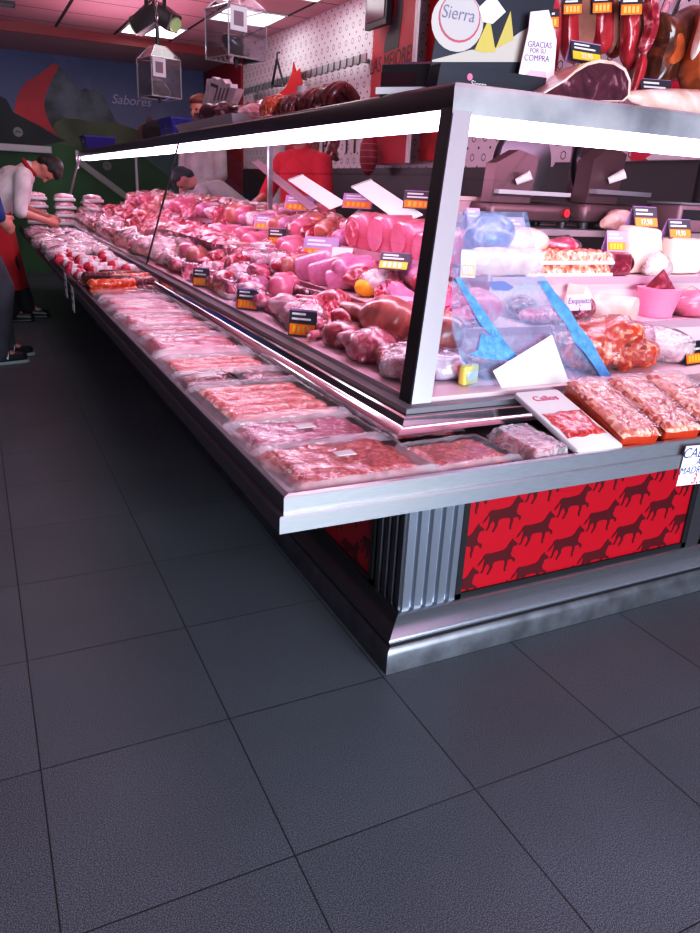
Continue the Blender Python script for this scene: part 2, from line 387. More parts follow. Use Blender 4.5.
# ------------------------------------------------------------------ mural on the back wall
YM = YB-.02
mural = thing('wall_mural', 'painted wall mural of mountains, blue sky and red cloth above the far counter', 'mural', (0, YM, 1.2))
def sky_mat():
    m, t, N, K = nt('mural_sky'); o = N('ShaderNodeOutputMaterial'); p = N('ShaderNodeBsdfPrincipled'); K(p.outputs[0], o.inputs[0])
    g = N('ShaderNodeNewGeometry'); sx = N('ShaderNodeSeparateXYZ'); K(g.outputs['Position'], sx.inputs[0])
    r = N('ShaderNodeMapRange'); r.inputs[1].default_value = 1.2; r.inputs[2].default_value = 2.57; K(sx.outputs['Z'], r.inputs[0])
    n = N('ShaderNodeTexNoise'); n.inputs['Scale'].default_value = 1.1; n.inputs['Detail'].default_value = 5; K(g.outputs['Position'], n.inputs['Vector'])
    cr = N('ShaderNodeValToRGB'); K(r.outputs[0], cr.inputs[0]); cr.color_ramp.elements[0].color = lin(150,155,188); cr.color_ramp.elements[1].color = lin(66,80,130)
    c2 = N('ShaderNodeValToRGB'); K(n.outputs[0], c2.inputs[0]); c2.color_ramp.elements[0].position = .55; c2.color_ramp.elements[1].position = .75; c2.color_ramp.elements[0].color = (0,0,0,1); c2.color_ramp.elements[1].color = (.5,.5,.5,1)
    mx = N('ShaderNodeMixRGB'); K(c2.outputs[0], mx.inputs[0]); K(cr.outputs[0], mx.inputs[1]); mx.inputs[2].default_value = lin(190,165,190); K(mx.outputs[0], p.inputs['Base Color']); p.inputs['Roughness'].default_value = .6
    return m
MB().box((-2.6, YM, .0), (2.95, YB, 2.57)).build('sky', sky_mat(), mural, True, False)
def mur(name, pts, mat, k):
    # outline measured on the mural's own plane
    q = [at(x, y, 1, YM) for x, y in pts]; m = MB()
    n = len(q); y0 = YM-.002*k
    m.add([(p.x, y0, p.z) for p in q]+[(p.x, YM, p.z) for p in q], [tuple(range(n))]+[(i, (i+1) % n, (i+1) % n+n, i+n) for i in range(n)])
    return m.build(name, mat, mural, True, False)
ROCK = plain('mural_rock', lin(105,114,124), .6, var=1.0, vscale=3.6); DKROCK = plain('mural_dark_slope', lin(42,48,52), .6, var=.5, vscale=3)
HILL = plain('mural_hillside', lin(96,108,74), .6, var=.7, vscale=2.2); MEADOW = plain('mural_meadow', lin(58,116,66), .6, var=.6, vscale=1.4)
mur('mountain', [(44,104),(50,84),(59,66),(64,72),(70,79),(76,88),(80,91),(85,88),(92,91),(98,89),(103,93),(107,102),(112,113),(117,122),(122,126),(122,150),(40,150)], ROCK, 1)
mur('hillside', [(48,150),(55,122),(64,118),(78,119),(92,122),(106,121),(120,124),(132,128),(146,134),(175,142),(215,148),(215,175),(48,175)], HILL, 2)
mur('meadow', [(-60,148),(40,140),(70,146),(110,150),(215,158),(215,300),(-60,300)], MEADOW, 3)
mur('red_cloth', [(14,113),(16,101),(20,90),(26,82),(33,78),(40,74),(47,68),(54,63),(59,66),(54,76),(48,88),(44,101),(45,112),(49,122),(57,135),(48,131),(40,126),(26,120)], MURALRED, 4)
mur('dark_slope', [(-60,90),(0,96),(6,99),(9,104),(13,112),(26,119),(40,126),(52,134),(66,141),(40,146),(-60,150)], DKROCK, 5)
c = at(18, 132, 1, YM); lg = MB(); lg.prism([(.055*math.cos(a*PI/12), .055*math.sin(a*PI/12)) for a in range(24)], .004, basis((1,0,0),(0,0,1),(c.x, YM-.012, c.z))); lo = lg.build('round_emblem', plain('mural_white', lin(165,165,160), .6), mural, True)
lg = MB(); lg.tube([(c.x-.03, YM-.018, c.z-.012), (c.x-.01, YM-.018, c.z+.012), (c.x+.012, YM-.018, c.z+.004), (c.x+.03, YM-.018, c.z-.012)], .006, 6); lg.build('emblem_ridge', DKROCK, lo, True)
c = at(131, 101, 1, YM); text('lettering', 'Sabores', .155, plain('mural_lettering', lin(195,190,215), .6), basis((1,0,0),(0,0,1),(c.x, YM-.014, c.z)), mural, True, shear=.3)
# lit white shelf rail on the back wall
wr = thing('wall_shelf_rail', 'long white rail on the far wall behind the bending butcher', 'rail', (.2, YB-.12, 1.55))
a, b = at(-20, 145.5, 1, YB-.12), at(51, 147, 1, YB-.12)
MB().box((a.x, YB-.16, a.z-.04), (b.x, YB-.045, a.z+.04)).build('rail_body', plain('lit_white_rail', lin(225,215,220), .5), wr, True)
MB().box((a.x+.02, YB-.165, a.z-.03), (b.x-.02, YB-.16, a.z+.03)).build('front_strip', WHITE, wr, True)

# ------------------------------------------------------------------ ceiling lights and fixtures
def ceil_light(x0, x1, y0, y1, label):
    t = thing('ceiling_light', label, 'ceiling light', ((x0+x1)/2, (y0+y1)/2, ZC), group='recessed ceiling light panels')
    f = MB(); w = .02
    f.box((x0, y0, ZC-.012), (x1, y0+w, ZC)).box((x0, y1-w, ZC-.012), (x1, y1, ZC)).box((x0, y0+w, ZC-.012), (x0+w, y1-w, ZC)).box((x1-w, y0+w, ZC-.012), (x1, y1-w, ZC))
    f.build('frame', WHITE, t, True, False)
    MB().box((x0+w, y0+w, ZC-.008), (x1-w, y1-w, ZC-.002)).build('diffuser', PANELLIGHT, t, True, False)
ceil_light(1.615, 2.19, 8.45, 9.07, 'square ceiling light panel behind the black spotlight, farthest from the camera')
ceil_light(2.21, 2.785, 7.17, 7.79, 'square ceiling light panel behind the large hanging clear box')
ceil_light(2.21, 2.785, 5.89, 6.5, 'square ceiling light panel cut by the top edge beside the patterned wall')
ceil_light(1.02, 1.595, 4.61, 5.23, 'square ceiling light panel above the long case, nearest the camera')
ceil_light(-.17, .4, 5.89, 6.5, 'square ceiling light panel above the customer aisle')

def hang_line(t, x, y, z0, z1):
    m = MB(); n = int((z1-z0)/.035)
    for i in range(n):
        z = z0+(i+.5)*(z1-z0)/n; r = .012; ax = (1, 0) if i % 2 else (0, 1)
        pts = [(x+ax[0]*r*.6*math.cos(a), y+ax[1]*r*.6*math.cos(a), z+r*1.7*math.sin(a)) for a in [2*PI*k/8 for k in range(9)]]
        m.tube(pts, .003, 5)
    return m.build('chain', CHROME, t, True)
def acrylic_box(cx, cy, z0, w, h, label, black):
    t = thing('hanging_acrylic_box', label, 'hanging box', (cx, cy, z0), (0, 0, .25), 'clear boxes hanging over the counter')
    m = MB(); a = w/2; hh = h*.74; th = .003
    for i in range(4):
        r = Matrix.Rotation(PI/2*i, 4, 'Z'); m.box((-a, a-th, 0), (a, a, hh), r)
        v = [(-a, a, hh), (a, a, hh), (a*.35, a*.35, h), (-a*.35, a*.35, h)]; m.add([r @ Vector(p) for p in v], [(0,1,2,3)])
    m.box((-a, -a, 0), (a, a, th))
    m.build('clear_box', ACRYL, t, False, False)
    e = MB()
    for i in range(4):
        r = Matrix.Rotation(PI/2*i, 4, 'Z'); e.tube([r @ Vector((a, a, 0)), r @ Vector((a, a, hh)), r @ Vector((a*.35, a*.35, h))], .004, 6); e.tube([r @ Vector((-a, a, hh)), r @ Vector((a, a, hh))], .004, 6); e.tube([r @ Vector((-a, a, 0)), r @ Vector((a, a, 0))], .004, 6)
    e.build('edges', clear('bright_acrylic_edge', (.8,.8,.84,1), 2.2, .3), t)
    b = MB(); b.ell((0, 0, h*.2), (a*.78, a*.5, h*.13), Matrix.Rotation(.5, 3, 'Y')); b.ell((-a*.2, -a*.1, h*.3), (a*.4, a*.4, h*.07))
    b.build('contents', DSTEEL, t)
    l = MB(); l.box((-a*.92, -a-.004, hh*.5), (-a*.05, -a-.001, hh*.98)); lo = l.build('label', PAPER, t, False, False)
    k = MB(); k.box((-a*.75, -a-.006, hh*.6), (-a*.25, -a-.004, hh*.88)); k.build('grey_print', plain('grey_print', lin(150,130,140), .6), lo, False, False)
    p = MB(); p.tube([(0, 0, -.03), (0, 0, .0)], [.006, .014], 8); p.build('pin', BLACK, t)
    s = MB(); s.tube([(0, 0, h), (0, 0, h+.10)], .012 if black else .007, 8); s.build('hanger', BLACK if black else CHROME, t)
    ch = hang_line(t, cx, cy, z0+h+.1, ZC-.004)
    return t
p = at(160, 98, 1, 5.0); acrylic_box(p.x, p.y, p.z, .19, .28, 'small clear acrylic box hanging on a chain before the mural', True)
p = at(236, 60, 1, 3.7); acrylic_box(p.x, p.y, p.z, .20, .27, 'large clear acrylic box with white label hanging before the patterned wall', False)

def spotlight(px, py, y, rz, label):
    p = at(px, py, 1, y); t = thing('track_spotlight', label, 'spotlight', (p.x, p.y, ZC), (0, 0, 0), 'black ceiling spotlights')
    MB().box((-.05, -.05, -.03), (.05, .05, 0)).build('mount', BLACK, t)
    d = p.z-ZC
    MB().tube([(0, 0, -.02), (0, 0, d+.05)], .014, 8).build('stem', BLACK, t)
    m = MB(); mm = Matrix.Translation((0, 0, d)) @ Matrix.Rotation(rz, 4, 'Z') @ Matrix.Rotation(.5, 4, 'Y')
    m.rbox((-.11, -.06, -.06), (.11, .06, .06), .02, mm); h = m.build('housing', BLACK, t)
    l = MB(); l.tube([(.11, 0, 0), (.125, 0, 0)], [.052, .048], 16, mm); l.build('lens', plain('greenish_lens', lin(120,150,105), .2), h)
spotlight(147, 20, 6.2, 2.6, 'black spotlight under the ceiling left of the hanging chain')
spotlight(165, 17, 6.1, -1.0, 'black spotlight with greenish lens right of the hanging chain')
p = at(3, 4, 2, ZC-.02)
vt = thing('ceiling_vent', 'dark slotted fixture on the ceiling at the far left', 'ceiling vent', (p.x, p.y, ZC))
MB().box((-.26, -.07, -.03), (.1, .07, 0)).build('housing', BLACK, vt)
m = MB()
for i in range(4): m.box((-.24, -.06+.033*i, -.034), (.08, -.05+.033*i, -.03))
m.build('slats', DSTEEL, vt)

# ------------------------------------------------------------------ the counter
CX, CY, XE, YE = .845, 1.389, 2.99, 8.9     # outer plinth corner, right end, far end
def lsweep(prof, mitre_side, name, mat, parent, smooth=True, x1=XE, y1=YE):
    """profile of (inset, z) swept along one arm of the L with a mitred corner"""
    rings = []
    if mitre_side == 'left': rings = [[(CX+i, CY+i, z) for i, z in prof], [(CX+i, y1, z) for i, z in prof]]
    else: rings = [[(CX+i, CY+i, z) for i, z in prof], [(x1, CY+i, z) for i, z in prof]]
    return MB().rings(rings).build(name, mat, parent, True, smooth)
longc = thing('long_display_counter', 'long refrigerated meat counter running back along the left side', 'display counter', (1.3, 5, 0), group='refrigerated display counters')
shortc = thing('short_display_counter', 'short refrigerated counter with red horse panel facing the camera', 'display counter', (2.0, 1.9, 0), group='refrigerated display counters')
PL_SK = [(0,0),(0,.055),(.004,.066),(.012,.074),(.03,.074),(.03,0)]
PL_GR = [(.014,.07),(.014,.092),(.04,.092),(.04,.07)]
PL_TOP = [(.006,.09),(.006,.096),(.010,.101),(.048,.134),(.056,.138),(.09,.138),(.09,.09)]
HORSE = [(-.062,.012),(-.058,.022),(-.05,.027),(-.03,.025),(-.008,.026),(.012,.028),(.022,.036),(.03,.05),(.036,.056),(.039,.062),(.042,.055),(.05,.049),(.059,.041),(.057,.035),(.05,.036),(.044,.034),(.041,.022),(.038,.010),(.044,.0),(.056,-.006),(.058,-.014),(.054,-.022),(.05,-.016),(.048,-.011),(.038,-.008),(.03,-.01),(.03,-.022),(.026,-.036),(.028,-.045),(.022,-.046),(.02,-.034),(.022,-.02),(.018,-.008),(.0,-.005),(-.018,-.006),(-.024,-.014),(-.023,-.024),(-.031,-.038),(-.036,-.046),(-.041,-.044),(-.036,-.034),(-.032,-.024),(-.036,-.014),(-.042,-.008),(-.05,-.016),(-.053,-.028),(-.06,-.038),(-.064,-.034),(-.058,-.026),(-.056,-.01),(-.054,.004),(-.058,.012),(-.062,.004),(-.07,-.006),(-.078,-.01),(-.07,.004)]
def clip_poly(poly, x0, x1, y0, y1):
    for k, v, s in ((0, x0, 1), (0, x1, -1), (1, y0, 1), (1, y1, -1)):
        out = []
        for i in range(len(poly)):
            a, b = poly[i-1], poly[i]; ia, ib = (a[k]-v)*s >= 0, (b[k]-v)*s >= 0
            if ia != ib:
                tt = (v-a[k])/(b[k]-a[k]); out.append((a[0]+(b[0]-a[0])*tt, a[1]+(b[1]-a[1])*tt))
            if ib: out.append(b)
        poly = out
        if len(poly) < 3: return []
    return poly
def flutes(par, side, a0, a1, z0, z1, n):
    """ribbed steel corner column"""
    m = MB(); w = (a1-a0)/n; prof = []
    for i in range(n):
        b = a0+i*w; prof += [(b+.1*w, .012), (b+.22*w, .0), (b+.78*w, .0), (b+.9*w, .012)]
    for k in range(len(prof)-1):
        (p0, d0), (p1, d1) = prof[k], prof[k+1]
        if side == 'front': v = [(p0, CY+.067+d0, z0), (p1, CY+.067+d1, z0), (p1, CY+.067+d1, z1), (p0, CY+.067+d0, z1)]
        else: v = [(CX+.067+d0, p0, z0), (CX+.067+d1, p1, z0), (CX+.067+d1, p1, z1), (CX+.067+d0, p0, z1)]
        m.add(v, [(0,1,2,3)])
    return m.build('ribbed_corner', plain('ribbed_steel', (.42,.45,.50,1) if side == 'front' else (.10,.10,.115,1), .28, .8), par, True, False)  # side ribs use a darker copy that paints in their shade
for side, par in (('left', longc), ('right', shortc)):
    lsweep(PL_SK, side, 'skirting', plain('scuffed_skirting_'+side, (.33,.34,.36,1) if side == 'right' else (.15,.15,.17,1), .32, .8, var=.4, vscale=14), par)  # left run is a darker copy, painting its shaded side
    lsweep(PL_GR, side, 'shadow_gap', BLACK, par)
    lsweep(PL_TOP, side, 'plinth_moulding', plain('plinth_steel_'+side, (.58,.61,.66,1) if side == 'right' else (.12,.12,.14,1), .2, .85), par)  # right run coloured as lit steel, left run as shaded steel
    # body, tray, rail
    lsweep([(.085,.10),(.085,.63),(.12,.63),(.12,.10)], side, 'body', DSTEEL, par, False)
TX, TY = .424, 1.096    # outer tray corner
def tray(side):  # bed and two-step lip
    par = longc if side == 'left' else shortc
    def sw(prof, name, mat, sm=True):
        # profile of (distance in from the tray edge, z), kept inside the counter line
        r = []
        if side == 'left': r = [[(TX+i, TY+j, z) for i, j, z in prof], [(TX+i, YE, z) for i, j, z in prof]]
        else: r = [[(TX+i, TY+j, z) for i, j, z in prof], [(XE, TY+j, z) for i, j, z in prof]]
        return MB().rings(r).build(name, mat, par, True, False)
    lipm = DSTEEL if side == 'left' else STEEL
    sw([(.0,.0,.622),(.0,.0,.652),(.002,.002,.655),(.02,.02,.655),(.02,.02,.622)], 'lower_bumper', plain('tray_edge_shaded', (.05,.046,.053,1), .45, 0, spec=.25) if side == 'left' else STEEL)  # left edge darkened in colour to paint its shaded face
    sw([(.012,.012,.655),(.012,.012,.684),(.014,.014,.687),(.026,.026,.687),(.028,.028,.684),(.028,.028,.655)], 'upper_lip', plain('tray_lip_shaded', (.06,.055,.064,1), .45, 0, spec=.25) if side == 'left' else STEEL)  # left lip likewise a dark copy standing in for shade
    sw([(.02,.02,.63),(.02,.02,.662),(.50,.37,.662),(.50,.37,.63)], 'tray_bed', SATIN, False)
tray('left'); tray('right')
RAIL = [(-.045,.655),(-.045,.690),(-.040,.694),(-.018,.700),(-.014,.706),(-.010,.716),(-.002,.720),(.012,.722),(.10,.722),(.10,.655)]
for side, par in (('left', longc), ('right', shortc)):
    lsweep(RAIL, side, 'glass_rail', CHROME, par)
    lsweep([(.0,.722),(.0,.735),(.035,.735),(.035,.722)], side, 'glass_seal', plain('grey_seal_'+side, (.18,.17,.18,1), .35), par, False)
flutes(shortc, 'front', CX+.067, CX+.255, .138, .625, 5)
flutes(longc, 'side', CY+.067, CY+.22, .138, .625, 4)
# red horse panels
def horse_panel(par, side, a0, a1, n_off=0, fine=True):
    z0, z1, fr = .138, .60, .018
    if side == 'front': B = basis((1,0,0),(0,0,1),(0, CY+.078, 0))
    else: B = basis((0,-1,0),(0,0,1),(CX+.078, 0, 0))
    s0, s1 = (a0, a1) if side == 'front' else (-a1, -a0)
    m = MB(); m.prism([(s0,z0),(s1,z0),(s1,z1),(s0,z1)], .006, B); o = m.build('red_panel', RED, par, True, False)
    f = MB()
    for q in ([(s0,z0),(s1,z0),(s1,z0+fr),(s0,z0+fr)], [(s0,z0),(s0+fr,z0),(s0+fr,z1),(s0,z1)], [(s1-fr,z0),(s1,z0),(s1,z1),(s1-fr,z1)]): f.prism(q, .014, B)
    f.build('black_frame', BLACK, par, True, False)
    h = MB(); k = 0
    for i in range(int((s1-s0)/.125)+2):
        for j in range(-1, 5):
            cx = s0+.02+i*.126; cz = .19+j*.134+(.067 if i % 2 else 0)-.02
            q = clip_poly([(cx+x*.98, cz+y*.96) for x, y in HORSE], s0+fr, s1-fr, z0+fr, z1)
            if q: h.prism(q, .0015, B @ Matrix.Translation((0, 0, .006)))
    h.build('horse_print', DRED, o, True, False)
horse_panel(shortc, 'front', CX+.245, CX+1.16)
horse_panel(shortc, 'front', CX+1.22, CX+2.13)
for y0 in (CY+.225, 3.35, 5.1, 6.85): horse_panel(longc, 'side', y0, y0+1.68)
m = MB().box((CX+1.16, CY+.062, .138), (CX+1.22, CY+.09, .62)); m.build('panel_post', DSTEEL, shortc, True, False)

# glass fronts leaning inward
GB, GT = Vector((.88, 1.425, .73)), Vector((1.10, 1.69, 1.42))     # bottom / top of the corner arris
def pane(par, side, a0, a1):
    if side == 'left':
        n = Vector((1, 0, -(GT.x-GB.x)/(GT.z-GB.z))).normalized()*.006
        q = [(GB.x, max(a0, GB.y), GB.z), (GB.x, a1, GB.z), (GT.x, a1, GT.z), (GT.x, max(a0, GT.y), GT.z)]
    else:
        n = Vector((0, 1, -(GT.y-GB.y)/(GT.z-GB.z))).normalized()*.006
        q = [(max(a0, GB.x), GB.y, GB.z), (a1, GB.y, GB.z), (a1, GT.y, GT.z), (max(a0, GT.x), GT.y, GT.z)]
    m = MB(); m.add([Vector(p) for p in q], [(0,1,2,3)])
    return m.build('glass_pane', GLASS, par, True, False)
pane(longc, 'left', 0, 4.49); pane(longc, 'left', 4.51, YE-.02); pane(shortc, 'right', 0, 2.97)
m = MB(); m.tube([(GB.x+.002, 4.5, GB.z), (GT.x+.002, 4.5, GT.z)], .006, 8); m.build('glass_joint', BLACK, longc, True)
m = MB(); m.tube([(GB.x, YE-.02, GB.z), (GT.x, YE-.02, GT.z)], .012, 8); m.build('end_post', STEEL, longc, True)
# corner post: steel prism, plus a black sheet painting its shaded side
w, d = .050, .045
q0 = [GB+Vector((-.004, -.006, 0)), GB+Vector((w, -.006, 0)), GB+Vector((w, .012, 0)), GB+Vector((.014, .012, 0)), GB+Vector((.014, d, 0)), GB+Vector((-.004, d, 0))]
q1 = [p-GB+GT for p in q0]
MB().rings([q0, q1]).build('corner_post', plain('post_steel', (.80,.83,.88,1), .25, .7), shortc, True, False)
m = MB(); e = Vector((-.0055, 0, 0)); v = [q0[0]+e, q0[5]+e, q1[5]+e, q1[0]+e]; m.add(v, [(0,1,2,3)]); m.add([p+Vector((.001,0,0)) for p in v], [(3,2,1,0)])
m.build('post_shade_sheet', BLACK, shortc, True, False)
# canopy shelf: top edge band, glass shelf and led
def canopy(side):
    par = longc if side == 'left' else shortc
    def sw(prof, name, mat, sm=False):
        ex, ey = 1.085, 1.675
        r = [[(ex+i, ey+i, z) for i, z in prof], ([(ex+i, YE, z) for i, z in prof] if side == 'left' else [(2.98, ey+i, z) for i, z in prof])]
        return MB().rings(r).build(name, mat, par, True, sm)
    zb = 1.398 if side == 'left' else 1.388; zl = 1.366 if side == 'left' else 1.350
    sw([(0,zb),(0,1.446),(.004,1.454),(.014,1.459),(.026,1.459),(.026,zb)], 'canopy_edge', plain('canopy_edge_shaded', (.13,.115,.125,1), .25, .85) if side == 'left' else plain('canopy_edge_lit', (.80,.80,.83,1), .22, .6, var=.5, vscale=5), True)  # shade painted into the left band, blotchy bright reflections into the right
    dd = .58
    sw([(.026,1.44),(.026,1.455),(dd,1.455),(dd,1.44)], 'canopy_shelf', plain('canopy_shelf_'+side, lin(200,185,190), .4), True)
    sw([(.034,zl),(.034,1.400),(.038,1.412),(.115,1.412),(.115,zl)], 'led_light', LED, True)
    sw([(.028,1.412),(.028,1.44),(.13,1.44),(.13,1.412)], 'light_housing', plain('light_housing_'+side, lin(190,150,165), .4), True)
canopy('left'); canopy('right')
for y in (4.5, 8.7): MB().box((1.64, y, .72), (1.665, y+.03, 1.44)).build('canopy_support', STEEL, longc, True, False)
MB().box((2.85, 2.2, .72), (2.88, 2.23, 1.44)).build('canopy_support', STEEL, shortc, True, False)
# tiers inside: L shaped decks
DECKC = plain('white_deck', lin(235,205,212), .35)
Z1, Z2, Z3 = .745, .825, .95
lf = [((.885,1.43),(1.2,1.8),.70,Z1), ((1.2,1.8),(1.5,2.0),.72,Z2), ((1.5,2.0),(1.82,2.26),.74,Z3)]
for k, ((xa, ya), (xb, yb), zb, zt) in enumerate(lf):
    for side, par in (('left', longc), ('right', shortc)):
        a, b = (xa, ya), (xb, yb)
        poly = [a, b, (xb, YE-.03), (xa, YE-.03)] if side == 'left' else [a, (2.97, ya), (2.97, yb), b]
        MB().prism(poly, zt-zb, Matrix.Translation((0, 0, zb))).build('deck' if k == 0 else 'shelf', DECKC, par, True, False)
# shelf front strips
EDGE = plain('shelf_front_strip', lin(205,170,185), .3, .3)
MB().box((1.188, 1.8, Z2-.02), (1.2, YE-.03, Z2+.014)).build('shelf_strip', EDGE, longc, True, False)
MB().box((1.488, 2.0, Z3-.02), (1.5, YE-.03, Z3+.012)).build('shelf_strip', EDGE, longc, True, False)
MB().box((1.2, 1.788, Z2-.02), (2.97, 1.8, Z2+.006)).build('shelf_strip', EDGE, shortc, True, False)
MB().box((1.5, 1.988, Z3-.02), (2.97, 2.0, Z3+.006)).build('shelf_strip', EDGE, shortc, True, False)
# service side walls of the case
MB().box((1.82, 2.26, .0), (1.86, YE, 1.03)).build('service_side', DSTEEL, longc, True, False)
MB().box((1.82, 2.26, .0), (2.97, 2.30, 1.03)).build('service_side', DSTEEL, shortc, True, False)
MB().box((1.62, 2.24, 1.075), (2.89, 2.72, 1.098)).build('service_ledge', plain('ledge_steel', (.45,.40,.42,1), .35, .8), shortc, True, False)
m = MB()
for x in (1.66, 2.3, 2.9): m.box((x, 2.66, 0), (x+.03, 2.69, 1.075))
m.build('ledge_legs', DSTEEL, shortc, True, False)
# far end panel
m = MB().box((CX+.03, YE-.03, .1), (1.82, YE, .73)); m.build('end_panel', DSTEEL, longc, True, False)
MB().box((1.06, YE-.02, 1.28), (1.085, YE+.01, 1.46)).build('end_bracket', WHITE, longc, True, False)

# ------------------------------------------------------------------ back counter and wall fittings
bc = thing('back_counter', 'dark back counter along the patterned wall behind the service aisle', 'counter', (2.75, 5.8, 0))
MB().box((2.55, 2.76, 0), (2.99, 9.0, .9)).build('cabinet', plain('dark_cabinet', lin(48,36,42), .5), bc, True, False)
MB().box((2.5, 2.76, .9), (2.99, 9.0, .94)).build('worktop', DSTEEL, bc, True, False)
MB().box((2.95, 2.76, .94), (2.99, 9.0, 1.375)).build('splashboard', plain('dark_splashboard', lin(40,28,34), .35), bc, True, False)
for y in (3.0, 4.2, 5.4, 6.6, 7.8): MB().box((2.535, y, .1), (2.55, y+1.1, .86)).build('door', DSTEEL, bc, True, False)
# letters on the wall
lt = thing('wall_lettering', 'large black letters on the patterned wall behind the hanging sausages', 'lettering', (XW, 6.7, 1.5))
for ch, px in (('L', 302), ('P', 324), ('I', 346), ('T', 354)):
    c = at(px, 145.5, 0, XW-.01); text('letter', ch, .21, BLACK, basis((0,-1,0),(0,0,1),(XW-.004, c.y, 1.56)), lt, True, ext=.004)
# meat rail with hooks
a, b = at(247, 87.5, 0, 2.9), at(366, 61.5, 0, 2.9); zr = 2.17
rl = thing('meat_rail', 'steel meat rail with hooks fixed along the patterned wall', 'rail', (2.9, 7.2, zr))
MB().box((2.886, 5.75, zr-.03), (2.9, 8.75, zr+.03)).build('bar', STEEL, rl, True, False)
for i in range(24):
    y = 5.85+i*.122; m = MB(); m.tube([(2.893, y, zr+.03), (2.884, y, zr+.028), (2.882, y, zr-.02), (2.876, y, zr-.04), (2.866, y, zr-.045), (2.858, y, zr-.035)], .005, 6); m.build('hook', DSTEEL, rl, True)
for y in (5.9, 7.2, 8.6): MB().box((2.9, y, zr-.012), (XW, y+.03, zr+.012)).build('bracket', DSTEEL, rl, True, False)
# red horse head shaped cut out and triangular hanger
rc = thing('red_cutout', 'red pointed animal shaped cut-out hanging from the meat rail', 'decoration', (2.83, 7.2, 2.2))
pts = [(280,98),(281,90),(286,84),(289,77),(291,70),(292,60),(294,70),(297,66),(297,72),(299,80),(297,84),(298,90),(294,100),(286,101)]
q = [at(290+(x-289)*1.25, 62+(y-60)*1.05, 0, 2.83) for x, y in pts]
MB().prism([(-p.y, p.z) for p in q], .012, basis((0,-1,0),(0,0,1),(2.836, 0, 0))).build('cutout', plain('cutout_red', lin(215,30,40), .5), rc, True, False)
m = MB(); m.tube([(2.83, q[5].y, q[5].z-.02), (2.86, q[5].y, zr-.04)], .004, 6); m.build('cord', BLACK, rc, True)
p0, p1, p2 = at(277, 59, 0, 2.84), at(272, 86, 0, 2.84), at(284, 86, 0, 2.84)
th_ = thing('triangular_hanger', 'thin black triangular wire hanger on the meat rail', 'hanger', p0)
MB().tube([p1, p0, p2, p1], .012, 6).build('wire', BLACK, th_, True)
MB().tube([p0, p0+Vector((0, 0, .05)), p0+Vector((.03, 0, .06))], .008, 6).build('hook', BLACK, th_, True)

# red poster panel and monitor on the wall
pn = thing('red_wall_poster', 'red poster with dark horse silhouette and lettering beneath the wall monitor', 'poster', (2.93, 5.45, 1.95))
ang = .13
pa, pb = at(371, 60, 0, 2.93), at(424, 60, 0, 2.93)
ydir = Vector((math.sin(ang)*0-.10, pb.y-pa.y, 0)).normalized()
BP = basis(ydir, (0,0,1), (2.95, pa.y, 0)); L_ = (pb.y-pa.y)/ydir.y
MB().prism([(0,1.40),(L_,1.40),(L_,2.64),(0,2.64)], .01, BP).build('board', plain('poster_red', lin(195,30,60), .5), pn, True, False)
MB().prism([(L_,1.40),(L_+.05,1.40),(L_+.05,2.64),(L_,2.64)], .016, BP).build('white_edge', WHITE, pn, True, False)
hs = [(.30,2.17),(.30,2.22),(.33,2.28),(.42,2.34),(.50,2.38),(.52,2.44),(.52,2.50),(.56,2.52),(.60,2.60),(.62,2.53),(.66,2.50),(.66,2.40),(.64,2.30),(.62,2.22),(.62,2.17)]
MB().prism([((x-.02)*L_/.9, y) for x, y in hs], .003, BP @ Matrix.Translation((0,0,.01))).build('horse_silhouette', plain('poster_dark', lin(62,52,66), .5), pn, True, False)
text('lettering', 'LAS MEJORES', .15, plain('poster_ink', lin(70,14,34), .5), BP @ Matrix.Translation((L_*.5, 2.10, .012)), pn, True)
mo = thing('wall_monitor', 'dark wall monitor at the left corner of the red poster', 'monitor', (2.85, 5.62, 2.4))
pm0, pm1 = at(368, 10, 0, 2.84), at(389, 10, 0, 2.84)
MB().box((2.82, pm1.y, 2.33), (2.86, pm0.y, 2.64)).build('casing', BLACK, mo, True, False)
MB().box((2.815, pm1.y+.03, 2.37), (2.82, pm0.y-.03, 2.62)).build('screen', plain('dim_screen', lin(110,62,85), .2), mo, True, False)
MB().box((2.86, (pm0.y+pm1.y)/2-.03, 2.46), (XW, (pm0.y+pm1.y)/2+.03, 2.52)).build('bracket', DSTEEL, mo, True, False)
rb = at(436, 30, 0, 2.96)
bs = thing('red_side_banner', 'narrow red printed banner right of the red poster', 'banner', (2.96, rb.y, 2.0))
MB().box((2.95, rb.y-.3, 1.42), (2.965, rb.y+.09, 2.6)).build('cloth', plain('banner_red', lin(205,30,36), .6, var=.5, vscale=9), bs, True, False)
MB().box((2.94, rb.y-.31, 2.6), (2.975, rb.y+.10, 2.62)).build('rod', DSTEEL, bs, True, False)
# red sign on the wall at the right, over the far slicer
c0 = at(634, 146, 0, 2.96); c1 = at(720, 170, 0, 2.96)
rs = thing('red_wall_sign', 'red sign with pale pointed lower edge on the wall behind the slicers', 'sign', (2.96, (c0.y+c1.y)/2, 1.5))
MB().box((2.95, c1.y-.3, 1.40), (2.97, c0.y, 1.75)).build('board', plain('sign_red', lin(215,20,70), .5), rs, True, False)
ym = at(672, 150, 0, 2.95).y
MB().prism([(-c0.y+.12, 1.40), (-c1.y+.25, 1.40), (-c1.y+.2, 1.44), (-ym, 1.485), (-c0.y+.1, 1.41)], .004, basis((0,-1,0),(0,0,1),(2.95, 0, 0))).build('pale_lower_edge', PAPER, rs, True, False)
wc = thing('wall_cabinet', 'dark cabinet against the wall at the right behind the slicers', 'cabinet', (2.93, 2.7, 1.10))
MB().box((2.91, 1.95, 1.10), (2.945, 3.42, 1.395)).build('body', plain('cabinet_black', lin(30,24,28), .5), wc, True, False)
